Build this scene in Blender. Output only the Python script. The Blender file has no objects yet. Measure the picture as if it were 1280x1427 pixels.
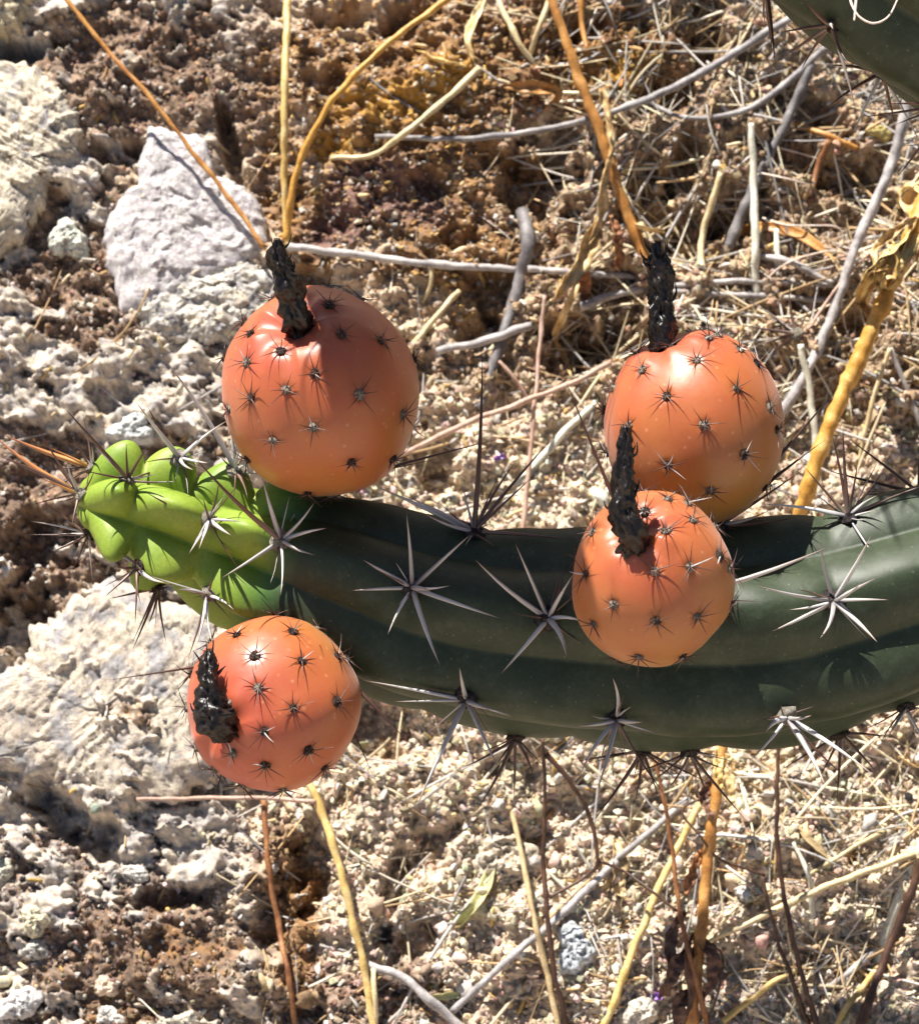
import bpy, math, random
import numpy as np
from mathutils import Vector, Matrix, Quaternion

# ------------------------------------------------------------------ camera, sky, sun, exposure
random.seed(7)
RNG = np.random.default_rng(7)
scene = bpy.context.scene
COL = scene.collection
S = 0.16e-3                      # metres covered by one photo pixel at the cactus arm
DP = 3875.0                      # camera distance in those units (0.62 m)
PITCH = math.radians(40)         # camera looks 40 degrees down at a steep bank
RIGHT = Vector((1, 0, 0))
UP = Vector((0, math.sin(PITCH), math.cos(PITCH)))
BACK = Vector((0, -math.cos(PITCH), math.sin(PITCH)))
ORIGIN = Vector((0, 0, 0.5))

cam_data = bpy.data.cameras.new('camera')
cam = bpy.data.objects.new('camera', cam_data)
COL.objects.link(cam)
cam.location = ORIGIN + BACK * DP * S
cam.rotation_euler = (math.pi / 2 - PITCH, 0, 0)
cam_data.sensor_fit = 'HORIZONTAL'
cam_data.angle = 2 * math.atan(640 / DP)
cam_data.clip_start = 0.01
cam_data.clip_end = 1000
cam_data.dof.use_dof = True
cam_data.dof.focus_distance = (DP - 130) * S
cam_data.dof.aperture_fstop = cam_data.lens / 1000 / 0.0028
scene.camera = cam

SUN_V = Vector((-0.30, 0.91, 0.29)).normalized()          # towards the sun, in view axes
SUN_W = (RIGHT * SUN_V.x + UP * SUN_V.y + BACK * SUN_V.z).normalized()
world = bpy.data.worlds.new('World')
scene.world = world
world.use_nodes = True
wn = world.node_tree.nodes
sky = wn.new('ShaderNodeTexSky')
sky.sky_type = 'NISHITA'
sky.sun_disc = False
sky.sun_elevation = math.asin(SUN_W.z)
sky.sun_rotation = math.atan2(SUN_W.x, SUN_W.y)
wn['Background'].inputs['Strength'].default_value = 0.05
world.node_tree.links.new(sky.outputs[0], wn['Background'].inputs['Color'])
sun_data = bpy.data.lights.new('sun', 'SUN')
sun_data.energy = 5.0
sun_data.angle = math.radians(0.5)
sun_data.color = (1.0, 0.95, 0.87)
sun = bpy.data.objects.new('sun', sun_data)
COL.objects.link(sun)
sun.location = ORIGIN + SUN_W * 3
sun.rotation_euler = SUN_W.to_track_quat('Z', 'Y').to_euler()
vs = scene.view_settings
vs.view_transform = 'Standard'
vs.look = 'None'
vs.gamma = 1
vs.use_curve_mapping = False
vs.exposure = 1.3
scene.render.engine = 'CYCLES'

# ------------------------------------------------------------------ coordinates
RU = np.array([RIGHT, UP, BACK])          # rows: view axes in world
OO = np.array(ORIGIN)

def to_world(v):                           # view-space (pixel units) -> world metres
    return np.asarray(v, float) @ RU * S + OO

def P(px, py, w=0.0):                      # photo pixel + nearness -> view-space point
    k = (DP - w) / DP
    return np.array([(px - 640) * k, -(py - 713.5) * k, w])

def to_px(v):
    v = np.asarray(v, float)
    k = DP / (DP - v[..., 2])
    return v[..., 0] * k + 640, -v[..., 1] * k + 713.5

TILT = math.radians(12)
BN = np.array([0, math.sin(TILT), math.cos(TILT)])     # bank normal in view axes
BB = np.array([0, math.cos(TILT), -math.sin(TILT)])    # up the bank
BA = np.array([1.0, 0, 0])
BO = np.array([0, 0, -700.0])
CAMV = np.array([0, 0, DP])

def BP(px, py, h=0.0):                     # pixel -> view-space point at height h over the bank plane
    d = np.array([px - 640, -(py - 713.5), -DP])
    t = ((BO + BN * h - CAMV) @ BN) / (d @ BN)
    return CAMV + d * t

def bank_ab(v):
    q = np.asarray(v, float) - BO
    return q @ BA, q @ BB

def px_to_ab(px, py):
    px = np.asarray(px, float); py = np.asarray(py, float)
    d = np.stack([px - 640, -(py - 713.5), np.full_like(px, -DP)], -1)
    t = ((BO - CAMV) @ BN) / (d @ BN)
    q = CAMV + d * t[..., None] - BO
    return q @ BA, q @ BB

def ab_to_px(a, b):
    v = BO + np.asarray(a)[..., None] * BA + np.asarray(b)[..., None] * BB
    return to_px(v)

# ------------------------------------------------------------------ noise
def _hash(ix, iy, seed):
    n = (ix.astype(np.int64) * 374761393 + iy.astype(np.int64) * 668265263 + seed * 1442695041) & 0xFFFFFFFF
    n = ((n ^ (n >> 13)) * 1274126177) & 0xFFFFFFFF
    n = (n ^ (n >> 16)) & 0xFFFFFFFF
    return n / 4294967296.0

def noise2(x, y, seed=0):                  # gradient noise, about -1..1
    x = np.asarray(x, float); y = np.asarray(y, float)
    ix = np.floor(x); iy = np.floor(y); fx = x - ix; fy = y - iy
    u = fx * fx * fx * (fx * (fx * 6 - 15) + 10); v = fy * fy * fy * (fy * (fy * 6 - 15) + 10)
    def g(dx, dy):
        a = _hash(ix + dx, iy + dy, seed) * 2 * math.pi
        return np.cos(a) * (fx - dx) + np.sin(a) * (fy - dy)
    n = (g(0, 0) * (1 - u) + g(1, 0) * u) * (1 - v) + (g(0, 1) * (1 - u) + g(1, 1) * u) * v
    return n * 1.5

def fbm(x, y, seed=0, octaves=4, gain=0.5):
    s = 0; a = 1; f = 1
    for o in range(octaves):
        s = s + a * noise2(x * f + o * 17.3, y * f - o * 9.1, seed + o)
        a *= gain; f *= 2.03
    return s

def sstep(e0, e1, x):
    t = np.clip((x - e0) / (e1 - e0), 0, 1)
    return t * t * (3 - 2 * t)

# ------------------------------------------------------------------ object helpers
WM = {}                                    # object name -> world matrix

def tag(o, label=None, cat=None, group=None, kind=None):
    if label: o['label'] = label
    if cat: o['category'] = cat
    if group: o['group'] = group
    if kind: o['kind'] = kind
    return o

def link(o, parent=None, mw=None):
    COL.objects.link(o)
    mw = mw or Matrix.Identity(4)
    WM[o.name] = mw
    if parent is not None:
        o.parent = parent
        o.matrix_local = WM[parent.name].inverted() @ mw
    else:
        o.matrix_world = mw
    return o

def empty(name, at_view):
    o = bpy.data.objects.new(name, None)
    o.empty_display_size = 0.005
    return link(o, None, Matrix.Translation(Vector(to_world(at_view))))

def mesh_np(name, verts, faces, cols=None, smooth=True, age=None):
    """verts (n,3) metres; faces (m,k) all the same size, or list of such arrays"""
    if not isinstance(faces, list): faces = [faces]
    me = bpy.data.meshes.new(name)
    verts = np.asarray(verts, np.float32)
    me.vertices.add(len(verts)); me.vertices.foreach_set('co', verts.ravel())
    loops = np.concatenate([f.ravel() for f in faces]).astype(np.int32)
    tot = np.concatenate([np.full(len(f), f.shape[1], np.int32) for f in faces])
    start = np.concatenate([[0], np.cumsum(tot)[:-1]]).astype(np.int32)
    me.loops.add(len(loops)); me.loops.foreach_set('vertex_index', loops)
    me.polygons.add(len(tot)); me.polygons.foreach_set('loop_start', start)
    me.polygons.foreach_set('loop_total', tot)
    me.polygons.foreach_set('use_smooth', np.full(len(tot), smooth, bool))
    if cols is not None:
        c = np.ones((len(verts), 4), np.float32); c[:, :3] = cols
        at = me.color_attributes.new('Col', 'FLOAT_COLOR', 'POINT'); at.data.foreach_set('color', c.ravel())
    if age is not None:
        at = me.attributes.new('age', 'FLOAT', 'POINT'); at.data.foreach_set('value', np.asarray(age, np.float32))
    me.update(calc_edges=True)
    return me

def obj_view(name, vv, faces, mat, parent=None, origin=None, cols=None, smooth=True, age=None):
    """mesh object from view-space vertices; its origin sits at origin (view space)"""
    w = to_world(vv)
    if origin is None:
        o3 = np.array(WM[parent.name].translation) if parent is not None else w.mean(0)
    else:
        o3 = to_world(origin)
    me = mesh_np(name, w - o3, faces, cols, smooth, age)
    me.materials.append(mat)
    o = bpy.data.objects.new(name, me)
    return link(o, parent, Matrix.Translation(Vector(o3)))

def grid_faces(n, m, wrap_m=True, off=0):
    i = np.arange(n - 1)[:, None]; j = np.arange(m if wrap_m else m - 1)[None, :]
    j2 = (j + 1) % m
    a = i * m + j; b = i * m + j2; c = (i + 1) * m + j2; d = (i + 1) * m + j
    return np.stack([a, d, c, b], -1).reshape(-1, 4) + off

def catmull(pts, n):
    pts = np.asarray(pts, float)
    if len(pts) == 2:
        t = np.linspace(0, 1, n)[:, None]
        return pts[0] * (1 - t) + pts[1] * t
    p = np.vstack([2 * pts[0] - pts[1], pts, 2 * pts[-1] - pts[-2]])
    seg = np.linalg.norm(np.diff(pts[:, :2], axis=0), axis=1) + 1e-6
    cum = np.concatenate([[0], np.cumsum(seg)])
    t = np.linspace(0, cum[-1], n)
    i = np.clip(np.searchsorted(cum, t, 'right') - 1, 0, len(seg) - 1)
    u = ((t - cum[i]) / seg[i])[:, None]
    p0, p1, p2, p3 = p[i], p[i + 1], p[i + 2], p[i + 3]
    return 0.5 * (2 * p1 + (p2 - p0) * u + (2 * p0 - 5 * p1 + 4 * p2 - p3) * u ** 2 + (3 * p1 - p0 - 3 * p2 + p3) * u ** 3)

def frames(c, ref=(0, 1, 0)):
    t = np.gradient(c, axis=0); t /= np.linalg.norm(t, axis=1)[:, None] + 1e-9
    n1 = np.zeros_like(c); ref = np.array(ref, float)
    v = ref - t[0] * (ref @ t[0])
    if np.linalg.norm(v) < 0.2: v = np.array([0, 0, 1.0]) - t[0] * t[0][2]
    for i in range(len(c)):
        v = v - t[i] * (v @ t[i]); v /= np.linalg.norm(v); n1[i] = v
    n2 = np.cross(t, n1)
    return t, n1, n2

def tube(c, r, sides=7, rough=0.0, seed=0, flat=1.0, cap=True):
    """closed tube along c with radius array r -> verts, faces (view space)"""
    c = np.asarray(c, float); n = len(c); r = np.broadcast_to(r, (n,))
    t, n1, n2 = frames(c)
    th = np.linspace(0, 2 * math.pi, sides, endpoint=False)
    rr = r[:, None] * np.ones((1, sides))
    if rough:
        s = np.arange(n)[:, None] * 0.37; rr = rr * (1 + rough * noise2(s + th[None, :] * 0 + seed * 3.1, np.cos(th)[None, :] * 1.3 + np.sin(th)[None, :] * 0.7 + 5 + 0 * s, seed))
    v = c[:, None, :] + (np.cos(th)[None, :, None] * n1[:, None, :] + flat * np.sin(th)[None, :, None] * n2[:, None, :]) * rr[..., None]
    v = v.reshape(-1, 3); f = [grid_faces(n, sides)]
    if cap:
        v = np.vstack([v, c[:1], c[-1:]]); k = n * sides
        j = np.arange(sides); j2 = (j + 1) % sides
        f.append(np.stack([np.full(sides, k), j, j2], -1))
        f.append(np.stack([np.full(sides, k + 1), (n - 1) * sides + j2, (n - 1) * sides + j], -1))
    return v, f

# ------------------------------------------------------------------ materials
def mat_new(name):
    m = bpy.data.materials.new(name); m.use_nodes = True
    nt = m.node_tree
    return m, nt, nt.nodes, nt.links, nt.nodes['Principled BSDF']

def nd(nodes, typ, **kw):
    n = nodes.new(typ)
    for k, v in kw.items():
        if k in n.inputs: n.inputs[k].default_value = v
        else: setattr(n, k, v)
    return n

def mixrgb(nodes, links, blend, fac, a, b):
    m = nodes.new('ShaderNodeMix'); m.data_type = 'RGBA'; m.blend_type = blend
    for sock, val in ((m.inputs['Factor'], fac), (m.inputs[6], a), (m.inputs[7], b)):
        if hasattr(val, 'links') or isinstance(val, bpy.types.NodeSocket): links.new(val, sock)
        else: sock.default_value = val if not isinstance(val, tuple) else (*val, 1)[:4]
    return m.outputs[2]

def ramp(nodes, links, fac, stops):
    r = nodes.new('ShaderNodeValToRGB'); links.new(fac, r.inputs[0])
    e = r.color_ramp.elements
    while len(e) < len(stops): e.new(0.5)
    for x, (p, c) in zip(e, stops): x.position = p; x.color = (*c, 1)
    return r.outputs[0]

def obj_coords(nodes, links, scale=(1, 1, 1)):
    tc = nodes.new('ShaderNodeTexCoord'); mp = nodes.new('ShaderNodeMapping')
    mp.inputs['Scale'].default_value = scale
    links.new(tc.outputs['Object'], mp.inputs[0])
    return mp.outputs[0]

def noise_tex(nodes, links, vec, scale, detail=4, rough=0.6):
    n = nd(nodes, 'ShaderNodeTexNoise', Scale=scale, Detail=detail, Roughness=rough)
    links.new(vec, n.inputs['Vector'])
    return n.outputs['Fac']

def bump(nodes, links, bsdf, h, strength, dist):
    b = nd(nodes, 'ShaderNodeBump', Strength=strength, Distance=dist)
    links.new(h, b.inputs['Height']); links.new(b.outputs[0], bsdf.inputs['Normal'])

def mat_earth(name, gain=(0.72, 1.3), scale=900, rough=0.92, bstr=0.8):
    m, nt, N, L, b = mat_new(name)
    at = nd(N, 'ShaderNodeVertexColor', layer_name='Col')
    co = obj_coords(N, L)
    n1 = noise_tex(N, L, co, scale, 6, 0.7)
    mr = nd(N, 'ShaderNodeMapRange'); L.new(n1, mr.inputs[0])
    mr.inputs['From Min'].default_value = 0.3; mr.inputs['From Max'].default_value = 0.7
    mr.inputs['To Min'].default_value = gain[0]; mr.inputs['To Max'].default_value = gain[1]
    vm = nd(N, 'ShaderNodeVectorMath', operation='SCALE')
    L.new(at.outputs['Color'], vm.inputs[0]); L.new(mr.outputs[0], vm.inputs['Scale'])
    L.new(vm.outputs[0], b.inputs['Base Color'])
    b.inputs['Roughness'].default_value = rough
    b.inputs['Specular IOR Level'].default_value = 0.25
    bump(N, L, b, noise_tex(N, L, co, scale * 1.6, 5, 0.7), bstr, 0.0004)
    return m

M_BANK = mat_earth('bank_soil')
M_CRUMB = mat_earth('soil_crumbs', (0.75, 1.25), 1400, 0.85, 0.5)
M_ROCK = mat_earth('rock', (0.6, 1.25), 1150, 0.85, 1.0)

def mat_fibre(name, c1, c2, c3, scale=(1500, 1500, 1500), rough=0.6, spec=0.4, sub=0.0):
    """dry plant fibre: streaks and blotches, varied a little by object"""
    m, nt, N, L, b = mat_new(name)
    co = obj_coords(N, L)
    oi = N.new('ShaderNodeObjectInfo')
    n1 = noise_tex(N, L, co, 220, 5, 0.65)
    n2 = noise_tex(N, L, co, 2600, 3, 0.6)
    base = ramp(N, L, n1, [(0.33, c1), (0.5, c2), (0.68, c3)])
    v = nd(N, 'ShaderNodeMapRange'); L.new(n2, v.inputs[0])
    v.inputs['From Min'].default_value = 0.3; v.inputs['From Max'].default_value = 0.7
    v.inputs['To Min'].default_value = 0.65; v.inputs['To Max'].default_value = 1.25
    sc = nd(N, 'ShaderNodeVectorMath', operation='SCALE'); L.new(base, sc.inputs[0]); L.new(v.outputs[0], sc.inputs['Scale'])
    L.new(sc.outputs[0], b.inputs['Base Color'])
    b.inputs['Roughness'].default_value = rough; b.inputs['Specular IOR Level'].default_value = spec
    bump(N, L, b, n2, 0.5, 0.0002)
    return m

M_GREY = mat_fibre('weathered_grey_twig', (0.20, 0.18, 0.18), (0.36, 0.33, 0.32), (0.52, 0.48, 0.45))
M_MGREY = mat_fibre('mid_grey_twig', (0.13, 0.115, 0.115), (0.24, 0.22, 0.215), (0.42, 0.39, 0.37))
M_DGREY = mat_fibre('dark_grey_twig', (0.08, 0.07, 0.07), (0.15, 0.135, 0.135), (0.26, 0.24, 0.235))
M_STRAW = mat_fibre('pale_straw', (0.42, 0.33, 0.17), (0.58, 0.46, 0.26), (0.72, 0.60, 0.38), rough=0.45)
M_YSTRAW = mat_fibre('yellow_straw', (0.50, 0.33, 0.10), (0.62, 0.43, 0.16), (0.72, 0.56, 0.28), rough=0.4)
M_WSTRAW = mat_fibre('bleached_straw', (0.48, 0.45, 0.36), (0.62, 0.59, 0.48), (0.74, 0.72, 0.62), rough=0.5)
M_AMBER = mat_fibre('amber_stem', (0.30, 0.12, 0.03), (0.44, 0.20, 0.05), (0.56, 0.30, 0.10), rough=0.4)
M_RUST = mat_fibre('rust_brown_stem', (0.14, 0.05, 0.02), (0.25, 0.10, 0.04), (0.38, 0.18, 0.07), rough=0.5)
M_DARK = mat_fibre('dark_brown_stem', (0.035, 0.016, 0.010), (0.07, 0.032, 0.02), (0.13, 0.065, 0.04), rough=0.5)
M_GOLD = mat_fibre('golden_stem', (0.40, 0.19, 0.03), (0.55, 0.29, 0.06), (0.66, 0.42, 0.14), rough=0.45)
M_HUSK = mat_fibre('dry_husk', (0.40, 0.24, 0.09), (0.62, 0.42, 0.19), (0.78, 0.62, 0.36), rough=0.5)
M_WITHER = mat_fibre('withered_leaf', (0.07, 0.032, 0.02), (0.13, 0.062, 0.04), (0.20, 0.10, 0.065), rough=0.6)
M_TAN = mat_fibre('tan_leaf', (0.36, 0.26, 0.14), (0.50, 0.36, 0.19), (0.62, 0.48, 0.28), rough=0.55)
M_LEAF = mat_fibre('green_leaf', (0.34, 0.33, 0.14), (0.44, 0.42, 0.19), (0.56, 0.48, 0.28), rough=0.5)
M_PINK = mat_fibre('pink_twig', (0.34, 0.20, 0.15), (0.46, 0.30, 0.23), (0.55, 0.40, 0.32))
M_THREAD = mat_fibre('pale_thread', (0.55, 0.42, 0.34), (0.66, 0.54, 0.46), (0.75, 0.66, 0.58))
M_PETAL = mat_fibre('purple_petal', (0.28, 0.10, 0.55), (0.36, 0.15, 0.65), (0.45, 0.22, 0.70))

def mat_spine(name, stops, rough=0.35):
    m, nt, N, L, b = mat_new(name)
    tc = N.new('ShaderNodeTexCoord'); sp = N.new('ShaderNodeSeparateXYZ'); L.new(tc.outputs['Object'], sp.inputs[0])
    oi = N.new('ShaderNodeObjectInfo')
    c = ramp(N, L, sp.outputs['Z'], stops)
    v = nd(N, 'ShaderNodeMapRange'); L.new(oi.outputs['Random'], v.inputs[0])
    v.inputs['To Min'].default_value = 0.7; v.inputs['To Max'].default_value = 1.2
    sc = nd(N, 'ShaderNodeVectorMath', operation='SCALE'); L.new(c, sc.inputs[0]); L.new(v.outputs[0], sc.inputs['Scale'])
    L.new(sc.outputs[0], b.inputs['Base Color'])
    b.inputs['Roughness'].default_value = rough
    return m

M_SPW = mat_spine('grey_white_spine', [(0.0, (0.16, 0.13, 0.14)), (0.2, (0.40, 0.385, 0.38)), (0.6, (0.50, 0.48, 0.465)), (0.92, (0.34, 0.27, 0.23)), (1.0, (0.12, 0.06, 0.04))])
M_SPB = mat_spine('brown_spine', [(0.0, (0.20, 0.14, 0.11)), (0.4, (0.11, 0.055, 0.04)), (1.0, (0.035, 0.014, 0.012))])
M_SPA = mat_spine('amber_spine', [(0.0, (0.50, 0.26, 0.06)), (0.5, (0.40, 0.16, 0.05)), (1.0, (0.18, 0.05, 0.03))])
M_SPF = mat_spine('fruit_spine', [(0.0, (0.12, 0.065, 0.05)), (0.3, (0.06, 0.025, 0.018)), (1.0, (0.03, 0.012, 0.010))], 0.4)

def mat_felt(name, c1, c2):
    m, nt, N, L, b = mat_new(name)
    co = obj_coords(N, L)
    c = ramp(N, L, noise_tex(N, L, co, 2.3, 4, 0.7), [(0.38, c1), (0.62, c2)])
    L.new(c, b.inputs['Base Color']); b.inputs['Roughness'].default_value = 0.95
    b.inputs['Specular IOR Level'].default_value = 0.1
    bump(N, L, b, noise_tex(N, L, co, 9, 3, 0.7), 1.0, 0.3)
    return m

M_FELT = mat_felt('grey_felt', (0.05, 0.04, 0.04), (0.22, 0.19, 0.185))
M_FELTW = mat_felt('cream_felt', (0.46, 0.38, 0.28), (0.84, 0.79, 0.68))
M_FELTD = mat_felt('dark_felt', (0.05, 0.035, 0.03), (0.24, 0.19, 0.16))  # on fruits, this dark copy colours areoles as if shaded

def mat_skin():
    m, nt, N, L, b = mat_new('cactus_skin')
    at = nd(N, 'ShaderNodeAttribute', attribute_name='age')
    co = obj_coords(N, L)
    n1 = noise_tex(N, L, co, 90, 5, 0.6)
    n2 = noise_tex(N, L, co, 1500, 3, 0.6)
    young = ramp(N, L, n1, [(0.35, (0.135, 0.215, 0.020)), (0.65, (0.22, 0.295, 0.040))])
    mid = ramp(N, L, n1, [(0.35, (0.055, 0.125, 0.025)), (0.65, (0.085, 0.17, 0.04))])
    old = ramp(N, L, n1, [(0.35, (0.020, 0.031, 0.015)), (0.65, (0.034, 0.047, 0.024))])
    mr1 = nd(N, 'ShaderNodeMapRange'); L.new(at.outputs['Fac'], mr1.inputs[0]); mr1.inputs['From Min'].default_value = 0.05; mr1.inputs['From Max'].default_value = 0.45
    mr2 = nd(N, 'ShaderNodeMapRange'); L.new(at.outputs['Fac'], mr2.inputs[0]); mr2.inputs['From Min'].default_value = 0.4; mr2.inputs['From Max'].default_value = 0.9
    c = mixrgb(N, L, 'MIX', mr1.outputs[0], old, mid)
    c = mixrgb(N, L, 'MIX', mr2.outputs[0], c, young)
    v = nd(N, 'ShaderNodeMapRange'); L.new(n2, v.inputs[0]); v.inputs['To Min'].default_value = 0.72; v.inputs['To Max'].default_value = 1.28
    n3 = noise_tex(N, L, co, 260, 6, 0.75)
    wx = nd(N, 'ShaderNodeMapRange'); L.new(n3, wx.inputs[0]); wx.inputs['From Min'].default_value = 0.5; wx.inputs['From Max'].default_value = 0.78; wx.inputs['To Max'].default_value = 0.45
    inv = nd(N, 'ShaderNodeMath', operation='MULTIPLY_ADD'); L.new(at.outputs['Fac'], inv.inputs[0]); inv.inputs[1].default_value = -0.8; inv.inputs[2].default_value = 1.0
    wm = nd(N, 'ShaderNodeMath', operation='MULTIPLY'); L.new(wx.outputs[0], wm.inputs[0]); L.new(inv.outputs[0], wm.inputs[1])
    c = mixrgb(N, L, 'MIX', wm.outputs[0], c, (0.085, 0.105, 0.075))
    vo = nd(N, 'ShaderNodeTexVoronoi', Scale=420.0); L.new(co, vo.inputs['Vector'])
    sk = nd(N, 'ShaderNodeMapRange'); L.new(vo.outputs['Distance'], sk.inputs[0]); sk.inputs['From Min'].default_value = 0.05; sk.inputs['From Max'].default_value = 0.13; sk.inputs['To Min'].default_value = 0.5; sk.inputs['To Max'].default_value = 0.0
    c = mixrgb(N, L, 'MIX', sk.outputs[0], c, (0.14, 0.15, 0.10))
    sc = nd(N, 'ShaderNodeVectorMath', operation='SCALE'); L.new(c, sc.inputs[0]); L.new(v.outputs[0], sc.inputs['Scale'])
    L.new(sc.outputs[0], b.inputs['Base Color'])
    b.inputs['Roughness'].default_value = 0.48
    b.inputs['Specular IOR Level'].default_value = 0.28
    b.inputs['Subsurface Weight'].default_value = 0.15
    b.inputs['Subsurface Radius'].default_value = (0.4, 1.0, 0.2)
    b.inputs['Subsurface Scale'].default_value = 0.0015
    bump(N, L, b, noise_tex(N, L, co, 900, 4, 0.6), 0.12, 0.0003)
    return m
M_SKIN = mat_skin()

def mat_fruit():
    m, nt, N, L, b = mat_new('fruit_skin')
    at = nd(N, 'ShaderNodeAttribute', attribute_name='age')     # 0 at the stalk, 1 at the flower end
    co = obj_coords(N, L)
    n1 = noise_tex(N, L, co, 70, 4, 0.6)
    ad = nd(N, 'ShaderNodeMath', operation='MULTIPLY_ADD'); L.new(n1, ad.inputs[0]); ad.inputs[1].default_value = 0.7; L.new(at.outputs['Fac'], ad.inputs[2])
    sb = nd(N, 'ShaderNodeMath', operation='SUBTRACT'); L.new(ad.outputs[0], sb.inputs[0]); sb.inputs[1].default_value = 0.35
    c = ramp(N, L, sb.outputs[0], [(0.05, (0.28, 0.158, 0.029)), (0.30, (0.355, 0.143, 0.030)), (0.60, (0.385, 0.110, 0.031)), (0.90, (0.385, 0.078, 0.036))])
    n2 = noise_tex(N, L, co, 1900, 3, 0.6)
    v = nd(N, 'ShaderNodeMapRange'); L.new(n2, v.inputs[0]); v.inputs['To Min'].default_value = 0.88; v.inputs['To Max'].default_value = 1.12
    sc = nd(N, 'ShaderNodeVectorMath', operation='SCALE'); L.new(c, sc.inputs[0]); L.new(v.outputs[0], sc.inputs['Scale'])
    L.new(sc.outputs[0], b.inputs['Base Color'])
    vo = nd(N, 'ShaderNodeTexVoronoi', Scale=310.0); L.new(co, vo.inputs['Vector'])
    sk = nd(N, 'ShaderNodeMapRange'); L.new(vo.outputs['Distance'], sk.inputs[0]); sk.inputs['From Min'].default_value = 0.06; sk.inputs['From Max'].default_value = 0.16; sk.inputs['To Min'].default_value = 0.35; sk.inputs['To Max'].default_value = 0.0
    blot = nd(N, 'ShaderNodeMapRange'); L.new(noise_tex(N, L, co, 240, 6, 0.7), blot.inputs[0]); blot.inputs['From Min'].default_value = 0.56; blot.inputs['From Max'].default_value = 0.8; blot.inputs['To Max'].default_value = 0.55
    c2 = mixrgb(N, L, 'MIX', sk.outputs[0], sc.outputs[0], (0.60, 0.32, 0.16))
    c3 = mixrgb(N, L, 'MIX', blot.outputs[0], c2, (0.30, 0.085, 0.03))
    L.new(c3, b.inputs['Base Color'])
    rr = nd(N, 'ShaderNodeMapRange'); L.new(noise_tex(N, L, co, 400, 5, 0.65), rr.inputs[0]); rr.inputs['To Min'].default_value = 0.24; rr.inputs['To Max'].default_value = 0.60
    L.new(rr.outputs[0], b.inputs['Roughness'])
    b.inputs['Subsurface Weight'].default_value = 0.35
    b.inputs['Subsurface Radius'].default_value = (1.0, 0.35, 0.1)
    b.inputs['Subsurface Scale'].default_value = 0.004
    b.inputs['Sheen Weight'].default_value = 0.16
    b.inputs['Sheen Roughness'].default_value = 0.4
    b.inputs['Sheen Tint'].default_value = (1, 0.75, 0.75, 1)
    bump(N, L, b, noise_tex(N, L, co, 700, 3, 0.55), 0.10, 0.0003)
    return m
M_FRUIT = mat_fruit()

def mat_char():
    m, nt, N, L, b = mat_new('dried_black_flower')
    co = obj_coords(N, L)
    c = ramp(N, L, noise_tex(N, L, co, 500, 5, 0.7), [(0.4, (0.005, 0.0035, 0.003)), (0.60, (0.014, 0.009, 0.007)), (0.74, (0.06, 0.034, 0.022))])
    L.new(c, b.inputs['Base Color']); b.inputs['Roughness'].default_value = 0.36; b.inputs['Specular IOR Level'].default_value = 0.35
    bump(N, L, b, noise_tex(N, L, co, 700, 3, 0.6), 0.4, 0.0006)
    return m
M_CHAR = mat_char()

# ------------------------------------------------------------------ the bank
def blob(x, y, cx, cy, rx, ry, rot=0, soft=0.35, seed=0, nz=None):
    c, s = math.cos(math.radians(rot)), math.sin(math.radians(rot))
    dx = x - cx; dy = y - cy
    u = (dx * c + dy * s) / rx; v = (-dx * s + dy * c) / ry
    d = np.sqrt(u * u + v * v)
    if nz is not None: d = d + nz
    return sstep(1 + soft, 1 - soft, d)

HOLES = [(905, 290, 36, 58, 8, 36), (865, 470, 42, 30, 0, 34), (1135, 425, 48, 26, -10, 30), (775, 195, 36, 28, 0, 28), (1230, 300, 40, 30, 0, 28), (820, 40, 30, 24, 0, 24), (930, 130, 44, 22, -15, 28), (460, 120, 30, 18, 0, 20), (600, 260, 26, 16, 0, 18),
      # x, y, rx, ry, rot, depth
    (322, 205, 13, 50, -12, 42), (168, 213, 45, 14, -5, 28), (100, 1145, 70, 28, 35, 50), (235, 1252, 60, 15, -5, 30),
    (745, 255, 48, 42, 0, 55), (985, 35, 22, 55, 0, 50), (955, 225, 22, 45, 10, 40), (1110, 215, 60, 22, 20, 42),
    (1030, 300, 45, 32, -30, 45), (690, 400, 30, 34, 20, 38), (665, 455, 40, 22, -20, 30), (800, 480, 45, 35, 10, 45),
    (560, 560, 25, 80, 20, 32), (600, 640, 28, 60, -25, 42), (30, 865, 45, 50, 0, 50), (60, 760, 45, 40, 10, 40),
    (575, 1305, 38, 32, 15, 40), (600, 1180, 40, 25, -50, 32), (430, 1210, 28, 55, 0, 42), (545, 1250, 14, 70, 10, 26),
    (520, 1005, 55, 45, 20, 40), (1090, 1030, 60, 40, 10, 34), (480, 20, 45, 22, 10, 38), (560, 30, 25, 25, 0, 26),
    (30, 75, 45, 12, -12, 34), (1120, 150, 50, 30, 30, 30), (1180, 240, 50, 35, 0, 32), (860, 420, 50, 40, 0, 36),
    (380, 1290, 25, 60, 10, 26), (425, 1420, 30, 20, 0, 30), (1000, 1240, 20, 40, 20, 22), (890, 560, 30, 25, 0, 20),
    (1190, 470, 40, 35, 0, 30), (960, 330, 45, 45, 0, 38), (640, 330, 20, 16, 0, 20), (700, 1075, 30, 14, -15, 20),
    (1235, 1330, 14, 60, 25, 20), (1010, 420, 70, 30, 0, 26), (240, 640, 40, 30, 0, 26), (150, 560, 30, 18, 0, 20)]

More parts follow.
